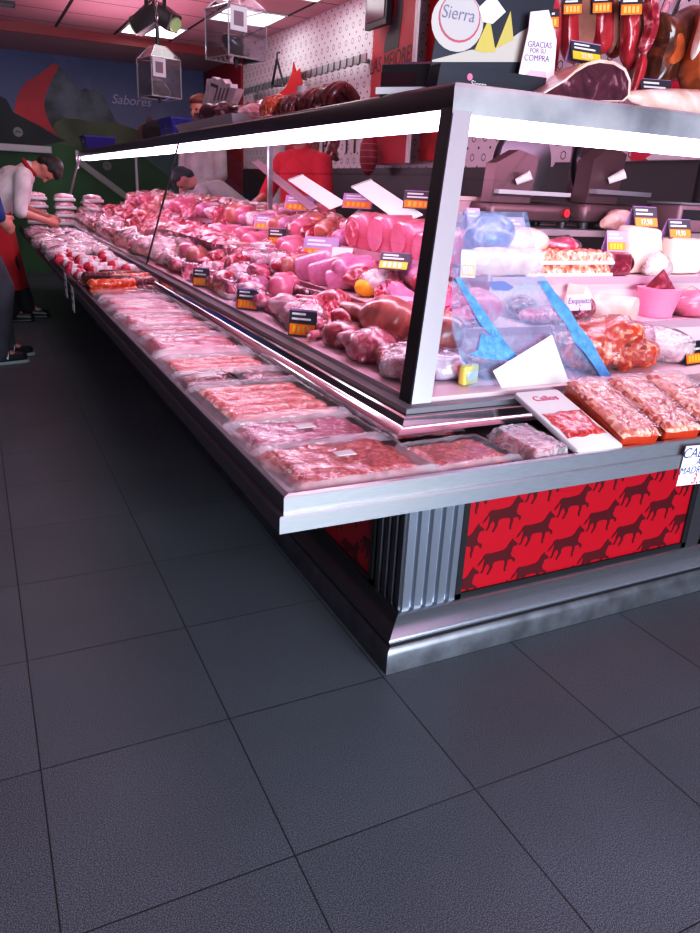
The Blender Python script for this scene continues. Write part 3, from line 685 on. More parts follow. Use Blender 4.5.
for y in (1.97, 2.46, 2.95): MB().box((2.90, y, 1.12), (2.91, y+.46, 1.38)).build('door', plain('cabinet_door', lin(40,32,36), .4), wc, True, False)
# ------------------------------------------------------------------ food shapes
def nz(p, s, seed): return mnoise.noise(Vector(p)*s+Vector((seed*7.3, seed*3.1, seed*1.7)))
def blob(r, seed=0, amp=.12, fr=9, nu=22, nv=14, flat=True, mb=None, c=(0,0,0), m=None):
    mb = mb or MB(); rings = []
    for j in range(nv+1):
        th = PI*j/nv; st = max(math.sin(th), .01); row = []
        for i in range(nu):
            d = Vector((st*math.cos(2*PI*i/nu), st*math.sin(2*PI*i/nu), -math.cos(th))); p = Vector((d.x*r[0], d.y*r[1], d.z*r[2]))
            p *= 1+amp*nz(p, fr, seed)*2+amp*.8*nz(p, fr*2.7, seed+11)
            if flat: p.z = max(p.z, -r[2]*.75)
            p.z += r[2]*.75 if flat else 0
            p = (m @ p) if m is not None else p
            row.append(p+Vector(c))
        rings.append(row)
    return mb.rings(rings)
def log_(r, L, seed=0, bend=0, amp=.05, n=18, k=16, taper=.0, mb=None):
    """sausage along x resting on z=0"""
    mb = mb or MB(); rings = []
    for i in range(n+1):
        u = i/n*2-1; e = max(abs(u)-(1-r/(L/2)), 0)/(r/(L/2)); rr = r*math.sqrt(max(1-e*e, .004))*(1-taper*(u+1)/2)
        rr *= 1+amp*nz((u*3, 0, 0), 1.5, seed)*2
        y = bend*(u*u-.3); row = []
        for q in range(k):
            a = 2*PI*q/k; w = 1+amp*nz((u*4, math.cos(a), math.sin(a)), 1.3, seed+3)
            row.append(Vector((u*L/2, y+rr*w*math.cos(a), r+rr*w*math.sin(a))))
        rings.append(row)
    return mb.rings(rings)
def lathe_x(prof, seed=0, amp=.05, k=20, squash=1, mb=None, zc=None):
    """revolve (x, r) about x, resting on z=0"""
    mb = mb or MB(); rm = max(r for x, r in prof); zc = rm*squash if zc is None else zc; rings = []
    for x, r in prof:
        row = []
        for q in range(k):
            a = 2*PI*q/k; w = 1+amp*2*nz((x*9, math.cos(a), math.sin(a)), 1.6, seed); row.append(Vector((x, r*w*math.cos(a), zc+r*w*squash*math.sin(a))))
        rings.append(row)
    return mb.rings(rings)
def slab(lx, ly, lz, seed=0, amp=.3, nx=26, ny=18, edge=.25, rag=.08):
    """low uneven slab of meat"""
    def f(u, v):
        x, y = u*2-1, v*2-1
        k = max(abs(x), abs(y)); ra = 1+rag*nz((x*2, y*2, 0), 1.2, seed)*2
        h = lz*(1-max(0, (k-(1-edge))/edge)**2)*(1+amp*nz((x*lx*14, y*ly*14, 0), 3.2, seed))
        return (x*lx/2*ra, y*ly/2*ra, max(h, 0)+.0015)
    return MB().grid(f, nx, ny)
def sheet(lx, ly, lz, seed=0, lift=.006, nx=22, ny=16, rim=.16):
    """clear film over a slab with a crinkled flat border"""
    def f(u, v):
        x, y = u*2-1, v*2-1; k = max(abs(x), abs(y)); t = min(1, max(0, (1-k)/rim))
        h = lz*1.12*(t*t*(3-2*t))+lift*(.5+nz((x*6, y*6, 0), 1.1, seed))*(1.6-t)
        return (x*lx/2, y*ly/2, max(h, .001)+.004)
    return MB().grid(f, nx, ny)
MESH = {}
def cached(key, fn):
    if key not in MESH: MESH[key] = fn()
    return MESH[key]
def pack(loc, lx, ly, lz, mat, seed, label, rz=0, tilt=(0,0), group=None, film=FILM, rows=0, sticker=False, name='vacuum_pack', cat='packed meat', rim=.16):
    t = thing(name, label, cat, loc, (tilt[0], tilt[1], rz), group)
    mx = lx*(1-rim*1.1); my = ly*(1-rim*1.1)
    if rows:
        m = MB()
        for i in range(rows):
            s = log_(my/rows*.52, mx, seed+i, bend=.01*random.uniform(-1,1), amp=.10, n=22, k=12); o = len(m.v)
            yy = (i+.5-rows/2)*my/rows
            m.add([(x, y+yy, z*lz/(my/rows)) for x, y, z in s.v], s.f)
    else: m = slab(mx, my, lz, seed)
    put('meat', m.mesh('meat', mat), t)
    put('film', sheet(lx, ly, lz*(1.05 if rows else 1), seed+5, rim=rim).mesh('film', film), t)
    if sticker:
        s = MB(); s.box((-.02, -.012, lz*1.25+.004), (.022, .014, lz*1.25+.0055)); put('sticker', s.mesh('sticker', PAPER), t)
    return t
def price_card(loc, rz, label, w=.085, h=.065, tilt=.45, head=DGREY, strip=ORANGE, txt=None, back=None):
    """folded tent card: dark heading with white marks, coloured price strip, paper back leg"""
    t = thing('price_card', label, 'price card', loc, (0, 0, rz))
    B = basis((1,0,0), (0, math.sin(tilt), math.cos(tilt)), (0, 0, 0))
    MB().box((-w/2, 0, -.0015), (w/2, h, 0), B).build('card', head, t, False, False)
    B2 = basis((1,0,0), (0, -math.sin(tilt), math.cos(tilt)), (0, 2*h*math.sin(tilt), 0))
    MB().box((-w/2, 0, 0), (w/2, h, .0015), B2).build('card_back', back or VIOLET, t, False, False)
    s = MB().box((-w*.46, h*.06, 0), (w*.46, h*.46, .001), B).build('price_strip', strip, t, False, False)
    if txt: text('price', txt, h*.36, WHITE, B @ Matrix.Translation((0, h*.26, .0012)), s)
    else:
        k = MB()
        for i in range(4): k.box((-w*.34+i*w*.17, h*.13, .001), (-w*.34+i*w*.17+w*.1, h*.39, .0016), B)
        k.build('price_marks', YELLOW if strip is ORANGE else WHITE, s, False, False)
    k = MB(); k.box((-w*.4, h*.78, 0), (w*.1, h*.86, .0008), B).box((-w*.4, h*.6, 0), (w*.3, h*.68, .0008), B); k.build('heading_marks', PAPER, t, False, False)
    return t
def white_note(loc, rz, w, h, tilt, label, lines=(), name='handwritten_note', mat=PAPER, thick=.0015, cat='paper note'):
    t = thing(name, label, cat, loc, (0, 0, rz)); B = basis((1,0,0), (0, math.sin(tilt), math.cos(tilt)), (0,0,0))
    MB().box((-w/2, 0, -thick), (w/2, h, 0), B).build('sheet', mat, t, False, False)
    for s, size, yy, mt in lines: text('writing', s, size, mt, B @ Matrix.Translation((0, yy, .0006)), t, shear=.15)
    return t

# ------------------------------------------------------------------ open ledge of the long counter: vacuum packs, nearest the corner first
TZ = .664
LP = [ # y0, y1, x0, x1, thickness, material, rows, sticker, label, rz
 (1.150,1.385,.455,.805,.020,REDM,0,True,'wide vacuum pack of red minced meat at the near corner of the ledge',.02),
 (1.375,1.560,.452,.800,.018,PURP,0,True,'vacuum pack of purple pink meat, second from the near corner of the ledge',.03),
 (1.560,1.905,.456,.800,.022,SAUS,5,False,'large vacuum pack of orange pink sausages, third from the near corner',.03),
 (1.905,2.060,.456,.620,.020,DARKS,2,True,'small vacuum pack of dark sausages with white sticker beside the ledge lip',.05),
 (1.930,2.080,.640,.800,.016,DARKS,1,False,'small vacuum pack of one dark sausage against the glass rail',.02),
 (2.070,2.280,.455,.800,.018,SAUS,4,False,'pale vacuum pack of thin sausages behind the small dark packs',.01),
 (2.290,2.570,.452,.795,.032,FRESH,0,False,'thick bulging pink vacuum pack with a curled end on the ledge',-.04),
 (2.590,2.790,.456,.800,.022,CURED,3,False,'flat vacuum pack just behind the thick bulging pink pack',.02),
 (2.800,3.060,.455,.800,.024,BACON,0,False,'striped pink bacon vacuum pack in the middle of the ledge',.03),
 (3.070,3.260,.456,.790,.030,FRESH,2,False,'pink vacuum pack of two long pieces beyond the striped bacon pack',-.01),
 (3.270,3.480,.458,.790,.026,BACON,0,False,'narrow striped vacuum pack second before the dark chorizo heap',.02),
 (3.490,3.680,.456,.790,.034,PURP,1,True,'long purple pink vacuum pack touching the dark chorizo heap',.0),
]
for i, (y0, y1, x0, x1, lz, mt, rows, st, lab, rz) in enumerate(LP):
    pack(((x0+x1)/2, (y0+y1)/2, TZ), (x1-x0)*1.0, (y1-y0)*1.10, lz, mt, 20+i, lab, rz, (0, 0), 'vacuum packs along the open ledge', rows=rows, sticker=st, rim=.15)
# dark cured sausages and chorizo heap
k = 0
for row in range(2):
    for i in range(6):
        k += 1; me = cached(('dk', k % 3), lambda: log_(.022, .24, k, .03, .08).mesh('sausage', (BROWNHAM, CHORI, DARKS)[k % 3]))
        o = put('cured_sausage', me); o.location = (.57+.11*(i % 2)+random.uniform(-.02,.02), 3.74+i*.075, TZ+.004+row*.036); o.rotation_euler = (0, 0, random.uniform(-.35,.35))
        tag(o, '%s dark cured sausage of the %s layer, counted from the vacuum packs' % (nth(i+1), ('bottom','upper')[row]), 'sausage', 'dark cured sausages on the ledge')
# little red and white netted salamis
NETR = plain('salami_net_red', lin(200,40,70), .5)
for i in range(22):
    def mk():
        return log_(.026, .12, i, 0, .04, 12, 12).mesh('salami', (FRESH, PALE)[i % 2])
    t = thing('netted_salami', '%s small salami with red end caps counted away from the chorizo heap' % nth(i+1), 'salami', (.50+.085*(i % 4)+random.uniform(-.015,.015), 4.26+.052*i, TZ+.004+.026*(i % 2)), (0, 0, random.uniform(-1.2,1.2)), 'small salamis on the ledge')
    put('salami', cached(('ns', i % 4), mk), t)
    put('red_cap', cached(('nc', 0), lambda: lathe_x([(-.066,.006),(-.06,.018),(-.045,.0265),(-.030,.0275)], 0, .01, 12, zc=.026).mesh('cap', NETR)), t)
    put('paper_band', cached(('nb', 0), lambda: lathe_x([(-.012,.0275),(.016,.0275)], 0, .0, 12, zc=.026).mesh('band', PAPER)), t)
# pale bags of tripe at the far end
for i in range(16):
    x = .52+.12*(i % 3)+random.uniform(-.02,.02); y = 5.42+.145*i
    t = thing('tripe_bag', '%s pale pink bag of tripe along the far ledge, counted toward the butcher' % nth(i+1), 'bag of meat', (x, y, TZ+.002), (0, 0, random.uniform(-1,1)), 'pale bags on the far ledge')
    put('meat', cached(('tm', i % 3), lambda: blob((.115,.085,.05), i, .16, 11).mesh('meat', PALE)), t)
    put('bag', cached(('tb', i % 3), lambda: blob((.125,.095,.056), i, .18, 16).mesh('bag', MILKY)), t)
# packs stacked at the far end
for s in range(3):
    for i in range(5):
        t = thing('stacked_pack', '%s pink meat tray from the bottom of the %s far stack' % (nth(i+1), ('left','middle','right')[s]), 'packed meat', (.58+.25*s, 8.25-.12*s, TZ+.004+i*.075), (0, 0, random.uniform(-.1,.1)), 'stacked meat trays at the far end')
        put('tray', cached('stk', lambda: MB().rbox((-.10,-.07,0),(.10,.07,.03),.02).mesh('tray', WHITE)), t)
        put('meat', cached('stm', lambda: blob((.095,.066,.032), 3, .12, 14, flat=True).mesh('meat', PALE)), t).location = (0, 0, .02)
# papers clipped to the tray lip
for k, (px, py) in enumerate(((66,283),(73,297))):
    p = at(px, py, 0, TX-.002)
    t = thing('price_paper', ('white price paper hanging from the ledge lip, the farther of two','white price paper hanging from the ledge lip, the nearer of two')[k], 'price paper', p, (0,0,0), 'papers on the long ledge lip')
    MB().box((-.003, -.05, -.075), (-.001, .05, .055)).build('paper', PAPER, t, False, False)
    m = MB(); m.box((-.0035, -.035, .01), (-.003, .035, .02)).box((-.0035, -.03, -.03), (-.003, .03, -.015)); m.build('writing_marks', INK, t, False, False)

# ------------------------------------------------------------------ open ledge of the short counter
t = pack((.885, 1.232, TZ), .24, .17, .016, REDM, 71, 'flat vacuum pack of red mince right of the corner on the short ledge', .05, (0,0), 'packs on the short ledge', rim=.12)
pack((1.06, 1.21, TZ+.004), .11, .16, .03, CURED, 72, 'small crumpled pale packet beside the white printed pack', .1, (.1,0), 'packs on the short ledge', film=MILKY)
t = thing('printed_pack', 'white printed pack propped on the glass rail beside three orange slabs', 'packed meat', (1.195, 1.125, .676), (.27, 0, -.02), 'packs on the short ledge')
MB().rbox((-.066, 0, 0), (.066, .255, .016), .008).build('carton', PAPER, t)
put('picture', slab(.115, .10, .004, 8).mesh('picture', REDM), t).location = (0, .10, .0155)
text('print', 'Callos', .030, REDINK, Matrix.Translation((0, .215, .0168)), t)
for i, x in enumerate((1.325, 1.462, 1.60)):
    t = thing('sausage_meat_slab', '%s orange slab of sausage meat right of the white printed pack' % nth(i+1), 'packed meat', (x-.012, 1.128, .672), (.27, 0, -.13), 'orange slabs propped on the rail')
    MB().rbox((-.052, 0, 0), (.052, .25, .036), .010).build('block', plain('deep_orange_side', lin(190,58,25), .3, var=.3, vscale=30), t)
    put('top_meat', slab(.106, .25, .009, 40+i, .9, 26, 44, .12, .03).mesh('top', PATTY), t).location = (0, .125, .034)
    put('film', sheet(.108, .256, .012, 60+i, .002, 14, 28, .06).mesh('film', WRAP), t).location = (0, .125, .036)
t = thing('crumpled_bag', 'crumpled clear plastic bag at the right end of the short ledge', 'bag', (1.80, 1.25, TZ+.02))
put('bag', blob((.10,.11,.055), 5, .3, 18).mesh('bag', MILKY), t); put('filling', blob((.07,.07,.035), 6, .2, 12).mesh('filling', PALE), t)
# CALLOS sign over the tray lip
p = at(686, 467, 1, TY-.004)
t = thing('handwritten_price_sign', 'white handwritten CALLOS price sign hanging over the front tray lip', 'price sign', (p.x+.055, TY-.003, p.z), (0, 0, 0))
B = basis((1,0,.0),(0,0,1),(0,0,0)) @ Matrix.Rotation(-.05, 4, 'Z'); W_, H_ = .145, .10
MB().box((-W_/2, -H_/2, 0), (W_/2, H_/2, .0015), B).build('paper', PAPER, t, False, False)
for s, sz, x, y, mt in (('CALLOS', .036, -.012, .031, INK), ('A LA', .024, 0, .008, INK), ('MADRILEÑA', .026, -.004, -.013, INK), ('3,75', .038, .005, -.036, REDINK)):
    text('writing', s, sz, mt, B @ Matrix.Translation((x, y, .0017)), t, shear=.2)

# ------------------------------------------------------------------ inside the long case
LG = 'meat inside the long case'
def single(name, me, loc, rz, label, cat, group=LG, rx=0, ry=0, s=1):
    o = put(name, me); o.location = loc; o.rotation_euler = (rx, ry, rz); o.scale = (s, s, s); return tag(o, label, cat, group)
def ham_joint(loc, rz, label, s=1, seed=0, mat=RIND, ry=0, group=LG):
    t = thing('ham_joint', label, 'ham joint', loc, (0, ry, rz), group); t.scale = (s, s, s)
    put('flesh', cached(('hj', seed, mat.name), lambda: lathe_x([(-.115,.012),(-.105,.045),(-.075,.073),(-.03,.083),(.02,.076),(.06,.057),(.10,.038),(.15,.029),(.20,.026),(.225,.024)], seed, .07, 24, .92, zc=.078).mesh('flesh', mat)), t)
    put('bone_end', cached(('hb', 0), lambda: lathe_x([(.22,.018),(.232,.021),(.243,.016),(.247,.004)], 0, .03, 12, zc=.078).mesh('bone', FATW)), t)
    return t
def cut_log(loc, rz, r, L, label, skin=MORT, face=COOKED, rx=0, seed=0, ry=0, name='cut_sausage', cat='cold cut'):
    """thick sausage, one cut face"""
    t = thing(name, label, cat, loc, (rx, ry, rz), LG)
    put('casing', lathe_x([(-L/2+.002,r*.35),(-L/2+.012,r*.75),(-L/2+.03,r*.95),(-L/4,r),(L/2-.004,r),(L/2,r*.985)], seed, .02, 26).mesh('casing', skin), t)
    f = MB(); f.tube([(L/2-.002, 0, r), (L/2+.0015, 0, r)], [r*.97, r*.96], 26); put('cut_face', f.mesh('cut_face', face), t)
    return t
def meat_block(loc, rz, lx, ly, lz, label, mat=COOKED, face=None, seed=0, name='ham_block', cat='cold cut', rx=0, ry=0, group=LG):
    t = thing(name, label, cat, loc, (rx, ry, rz), group)
    m = MB().rbox((-lx/2, -ly/2, 0), (lx/2, ly/2, lz), min(lx, ly)*.32, k=6)
    m.v = [tuple(Vector(v)*(1+.05*nz(v, 7, seed))) for v in m.v]; m.build('body', mat, t)
    f = MB().prism([(ly*.42*math.cos(a*PI/10), lz*.5+lz*.40*math.sin(a*PI/10)) for a in range(20)], .004, basis((0,1,0),(0,0,1),(lx/2-.002, 0, 0))); f.build('cut_face', face or mat, t)
    return t
def wrapped(loc, rz, r, label, mat=FRESH, film=WRAP, seed=0, group=LG, name='wrapped_meat', cat='packed meat'):
    t = thing(name, label, cat, loc, (0, 0, rz), group)
    put('meat', blob(tuple(x*.9 for x in r), seed, .14, 12).mesh('meat', mat), t)
    put('film', blob(r, seed, .17, 17).mesh('film', film), t); return t
def slice_pile(loc, rz, n, r, label, mat=MORT, seed=0, group=LG):
    """shingled slices"""
    t = thing('sliced_meat', label, 'sliced meat', loc, (0, 0, rz), group)
    for i in range(n):
        def mk(i=i):
            m = MB(); rings = []
            for rr, z in ((.02,.0),(1,.0),(1,.003),(.02,.003)):
                rings.append([Vector((r*rr*math.cos(2*PI*q/20), r*.8*rr*math.sin(2*PI*q/20), z+.012*math.sin(q*2*PI/20*2+i)*rr)) for q in range(20)])
            return m.rings(rings).mesh('slice', mat)
        o = put('slice', cached(('sl', round(r,3), mat.name, i % 3), mk), t); o.location = ((i-n/2)*r*.30, random.uniform(-.01,.01), .015+.004*i); o.rotation_euler = (0, -.38, random.uniform(-.3,.3))
    return t
D1, D2, D3 = Z1+.001, Z2+.001, Z3+.001
# near the corner post, hand placed
t = wrapped((.985, 1.62, D1), .3, (.085,.075,.05), 'plastic wrapped poultry pack with red print beside the corner post', PALE, MILKY, 1)
text('print', 'POLLO', .028, REDINK, Matrix.Translation((.0,-.02,.089)) @ Matrix.Rotation(.9, 4, 'Z'), t)
wrapped((.985, 1.82, D1), .8, (.085,.08,.055), 'clear wrapped pink hock, second from the corner post by the glass', FRESH, WRAP, 2)
ham_joint((1.10, 1.98, D1+.02), 1.75, 'pink ham hock with its shank pointing away, lying behind the wrapped hock', .92, 1)
ham_joint((1.13, 1.72, D1+.03), 1.2, 'pink ham hock half hidden by the corner post', .85, 2)
ham_joint((1.11, 2.40, D1+.01), 1.9, 'darker ham hock behind the tilted price card by the glass', .75, 3, CURED)
wrapped((.985, 2.03, D1), .1, (.07,.075,.045), 'clear wrapped meat piece third from the corner post by the glass', CURED, WRAP, 4)
wrapped((.99, 2.22, D1), .5, (.07,.08,.04), 'clear wrapped meat piece fourth from the corner post by the glass', FRESH, WRAP, 5)
wrapped((1.12, 2.19, D1), .5, (.06,.07,.045), 'small wrapped red piece between the two ham hocks', REDM, WRAP, 6)
# tier two near: slices, lemon, mortadella halves
for i, (x, y) in enumerate(((1.30,2.05),(1.42,2.12),(1.33,2.24))):
    slice_pile((x, y, D2), .6+.5*i, 7, .075, ('shingled pink slices nearest the corner on the middle shelf','shingled pink slices behind the nearest pile on the middle shelf','shingled pink slices in front of the yellow lemon')[i], (COOKED, FRESH, MORT)[i])
lm = thing('lemon', 'yellow lemon on the middle shelf beside the purple mortadella pieces', 'lemon', (1.30, 2.49, D2))
put('fruit', lathe_x([(-.052,.004),(-.047,.010),(-.038,.024),(-.015,.036),(.015,.036),(.036,.024),(.045,.012),(.052,.004)], 2, .03, 18).mesh('fruit', plain('lemon_skin', lin(250,185,40), .4, bump=.3, vscale=90)), lm)
for i, (x, y, r) in enumerate(((1.31,2.66,.055),(1.30,2.80,.062),(1.30,2.94,.068))):
    cut_log((x+.04, y, D2), PI-.75, r, .20, ('small purple mortadella half, nearest of three beside the lemon','middle purple mortadella half of three beside the lemon','largest purple mortadella half, farthest of three beside the lemon')[i], MORT, MORT, ry=.35, seed=i)
# top tier near: big cooked hams
meat_block((1.62, 2.30, D3), 2.6, .20, .15, .13, 'pink cooked ham end with a tilted cut face nearest the corner post', COOKED, COOKED, 1, ry=-.2)
meat_block((1.60, 2.50, D3-.005), 3.0, .16, .12, .12, 'small cooked ham block left of the tilted ham end', COOKED, COOKED, 2)
meat_block((1.61, 2.66, D3-.005), 3.1, .18, .15, .155, 'pale cooked ham block, second left of the tilted ham end', COOKED, COOKED, 3)
meat_block((1.60, 2.84, D3-.005), 3.1, .18, .17, .165, 'tall cooked ham block, third left of the tilted ham end', COOKED, COOKED, 4)
meat_block((1.60, 3.06, D3-.005), 3.1, .18, .18, .16, 'largest cooked ham block on the top shelf', COOKED, FRESH, 5)
wrapped((1.74, 2.44, D3), .2, (.06,.10,.06), 'orange skinned poultry roll behind the tilted ham end', PATTY, WRAP, 8)
single('red_salami', log_(.035, .34, 3, .02).mesh('salami', plain('red_casing', lin(205,20,70), .3)), (1.76, 2.72, D3+.06), 1.4, 'long bright red salami behind the cooked ham blocks', 'salami')
# rows further back along the case
PROTO = {}
def proto(kind, v):
    """one finished source thing per kind and look; every piece in the rows is a copy"""
    if (kind, v) in PROTO: return PROTO[kind, v]
    t = thing(kind, 'source', CATS[kind], (0, 0, 0))
    if kind == 'salami_stick':
        put('casing', log_(.019, .27, v, .014, .08).mesh('casing', (CURED, DARKS, FRESH)[v]), t); put('string_knot', lathe_x([(-.142,.003),(-.137,.008),(-.128,.007)], 0, .02, 8, zc=.019).mesh('knot', PAPER), t)
    elif kind == 'pork_strip':
        put('meat', slab(.25, .085, .042, v+2, .7, 24, 12, .5, .22).mesh('strip', (BACON, FRESH, CURED)[v]), t)
    elif kind == 'meat_piece':
        put('meat', blob(((.075,.055,.045),(.09,.045,.04),(.06,.065,.05))[v], v+3, .28, 9, 24, 16).mesh('piece', (FRESH, CURED, PALE)[v]), t)
    elif kind == 'wrapped_piece':
        r = ((.075,.06,.045),(.085,.055,.04),(.065,.065,.05))[v]
        put('meat', blob(tuple(x*.88 for x in r), v+7, .26, 10).mesh('piece', (FRESH, REDM, PALE)[v]), t); put('film', blob(r, v+7, .27, 14).mesh('film', WRAP), t)
    elif kind == 'cut_cold_meat':
        r = (.045,.055,.05)[v]; L = .15
        put('casing', lathe_x([(-L/2+.002,r*.35),(-L/2+.012,r*.75),(-L/2+.03,r*.95),(-L/4,r),(L/2-.004,r),(L/2,r*.985)], v, .03, 22).mesh('casing', (MORT, COOKED, RIND)[v]), t)
        f = MB(); f.tube([(L/2-.002, 0, r), (L/2+.0015, 0, r)], [r*.96, r*.95], 22); put('cut_face', f.mesh('cut_face', (COOKED, FRESH, PALE)[v]), t)
    elif kind == 'meat_tray':
        put('tray', MB().rbox((-.085,-.06,0),(.085,.06,.022),.02).mesh('tray', (WHITE, BLACK, WHITE)[v]), t)
        put('meat', slab(.145, .10, .035, v+4, .7, 22, 14, .4, .12).mesh('meat', (BACON, PALE, FRESH)[v]), t).location = (0, 0, .018)
        put('film', sheet(.16, .115, .042, v, .003, 14, 10, .2).mesh('film', WRAP), t).location = (0, 0, .018)
    PROTO[kind, v] = t; t['_unused'] = 1
    return t
CATS = {'salami_stick': 'salami', 'pork_strip': 'meat', 'meat_piece': 'meat', 'wrapped_piece': 'packed meat', 'cut_cold_meat': 'cold cut', 'meat_tray': 'packed meat'}
WHAT = {'salami_stick': 'cured salami stick', 'pork_strip': 'striped pork strip', 'meat_piece': 'raw meat piece', 'wrapped_piece': 'film wrapped meat piece', 'cut_cold_meat': 'cut cold meat log', 'meat_tray': 'meat tray under film'}
S_, P_, M_, W_2, C_, T_ = 'salami_stick', 'pork_strip', 'meat_piece', 'wrapped_piece', 'cut_cold_meat', 'meat_tray'
ROWS = [ (.972, D1, 1.52, 'row touching the glass', (M_, W_2, P_, M_, S_), None, .9, 0),
 (1.075, D1, 1.56, 'corner row', (M_, P_, W_2, C_), None, .6, 0),
 # x, z, y0, description, kinds near, kinds far, heading, lean
 (.985, D1, 2.30, 'glass row', (W_2, M_, T_, W_2, P_), (W_2, M_, W_2), 1.2, 0),
 (1.045, D1+.022, 2.16, 'second row', (M_, S_, W_2, P_, C_, S_), (P_, M_, W_2), 1.3, 0),
 (1.130, D1+.05, 2.56, 'third row', (S_, S_, P_, S_, M_), (P_, S_, M_), 1.45, 0),
 (1.255, D2, 3.08, 'middle shelf front row', (C_, W_2, C_, M_, T_), (P_, M_, P_), .3, .2),
 (1.345, D2+.02, 2.36, 'middle shelf centre row', (P_, C_, M_, W_2), (P_, P_, M_), .6, .1),
 (1.435, D2+.04, 2.28, 'middle shelf back row', (M_, P_, T_, C_), (P_, M_, P_), .9, .1),
 (1.555, D3, 3.22, 'top shelf front row', (C_, M_, C_, W_2), (M_, P_, C_), .5, .2),
 (1.655, D3+.03, 3.14, 'top shelf centre row', (C_, P_, W_2, M_), (P_, M_, W_2), .9, .1),
 (1.755, D3+.055, 2.94, 'top shelf back row', (W_2, C_, M_, P_), (M_, W_2, M_), 1.1, 0),
]
for ri, (x, zz, y0, desc, near, far, rz0, ln) in enumerate(ROWS):
    cnt = {}; y = y0; i = 0
    while y < (8.72 if far else (2.30 if ri == 0 else 2.12)):
        nr = y < 4.6; kd = near[(i*3+i//4) % len(near)] if nr else far[(i*2+i//3) % len(far)]
        cnt[kd] = cnt.get(kd, 0)+1; src = proto(kd, random.randrange(3))
        q = random.uniform(.62, .8) if not far else random.uniform(.85, 1.12) if nr else random.uniform(1.1, 1.35)
        copy_thing(src, (x+random.uniform(-.018,.018), y, zz+random.uniform(0,.012)), (random.uniform(-.12,.12), -ln*random.random(), rz0+random.uniform(-.6,.6)), '%s %s from the near end, %s, long case' % (nth(cnt[kd]), WHAT[kd], desc), (q, q, q), WHAT[kd]+'s, '+desc)
        y += (.105 if nr else .16)+(.03 if kd in (P_, T_) else 0); i += 1
for src in list(PROTO.values()):
    for ch in list(src.children): bpy.data.objects.remove(ch)
    USED['source'].remove(src.name); bpy.data.objects.remove(src)
for o in bpy.data.objects:
    if '_unused' in o: del o['_unused']
# bright red and white bacon strips around the glass joint
for i in range(7):
    o = put('bacon_slab', cached(('bs', i % 3), lambda: slab(.42, .13, .035, i+3, .5, 26, 10, .45, .12).mesh('slab', BACON)))
    o.location = (1.30+.03*(i % 2), 4.1+.2*i, D2+.05+.02*(i % 2)); o.rotation_euler = (.1, .15, .25+random.uniform(-.2,.2))
    tag(o, '%s bright striped bacon slab near the glass joint, counted away from the camera' % nth(i+1), 'bacon', 'bacon slabs near the glass joint')
# cards inside the long case
def card_at(px, py, ax, v, rz, label, **k):
    p = at(px, py, ax, v)
    if v < .93: p.z = D1-.01
    t = price_card(p+Vector((0, 0, .012)), rz, label, **k); t.scale = (1.25, 1.25, 1.25); return t
RZL = -.75
card_at(301, 356, 0, .912, RZL, 'dark price card with orange strip against the glass, right of the pack row', w=.075, h=.07, tilt=.15)
card_at(247, 326, 0, .912, RZL, 'dark price card with orange strip second along the glass from the post', w=.07, h=.065, tilt=.15)
card_at(201, 304, 0, .912, RZL, 'narrow dark price card third along the glass from the post', w=.065, h=.07, tilt=.15)
card_at(270, 284, 0, 1.20, RZL, 'dark price card with orange strip standing on the lower salami sticks', w=.085, h=.065, tilt=.3)
card_at(276, 248, 0, 1.38, RZL, 'small tilted dark price card above the ham pieces, middle shelf', w=.075, h=.07, tilt=.2)
card_at(318, 262, 0, 1.36, RZL, 'lilac tent price card with orange prices beside the mortadella halves', w=.13, h=.085, tilt=.5, head=VIOLET)
card_at(392, 273, 0, 1.35, RZL, 'tent price card with yellow strip below the small ham block', w=.09, h=.06, tilt=.7, strip=YELLOW)
card_at(340, 268, 0, 1.33, RZL, 'small white tent price card between slices and lilac card', w=.07, h=.06, tilt=.4, head=PAPER)
card_at(265, 232, 0, 1.5, RZL, 'lilac tent price card on the far part of the top shelf', w=.12, h=.07, tilt=.5, head=VIOLET)
card_at(298, 213, 0, 1.66, RZL, 'orange striped price card behind the largest ham block', w=.14, h=.07, tilt=.4, head=VIOLET)
card_at(418, 212, 0, 1.68, RZL, 'price card with orange strip behind the tilted ham end', w=.11, h=.06, tilt=.3)
card_at(356, 211, 0, 1.7, RZL, 'price card with orange strip standing on the ham blocks', w=.12, h=.06, tilt=.4, head=VIOLET)
card_at(226, 296, 0, 1.05, RZL, 'small dark price card among the salami sticks in the lower deck', w=.06, h=.055, tilt=.3)
card_at(232, 262, 0, 1.30, RZL, 'lilac price card in the front row of the middle shelf', w=.08, h=.06, tilt=.4, head=VIOLET)
card_at(208, 236, 0, 1.45, RZL, 'small dark price card far along the middle shelf', w=.08, h=.065, tilt=.3)
card_at(248, 214, 0, 1.66, RZL, 'pale price card far along the top shelf beside the red apron', w=.10, h=.06, tilt=.4, head=PAPER)
card_at(178, 228, 0, 1.45, RZL, 'white price card just right of the glass joint', w=.10, h=.07, tilt=.3, head=PAPER)
card_at(140, 208, 0, 1.7, RZL, 'blue and white price card beyond the glass joint', w=.15, h=.09, tilt=.3, head=NAVY)
white_note(at(398, 318, 0, 1.2), RZL, .10, .075, .5, 'blank pale lilac note leaning among slices near the corner post', (), mat=plain('pale_lilac_paper', lin(215,195,215), .6))
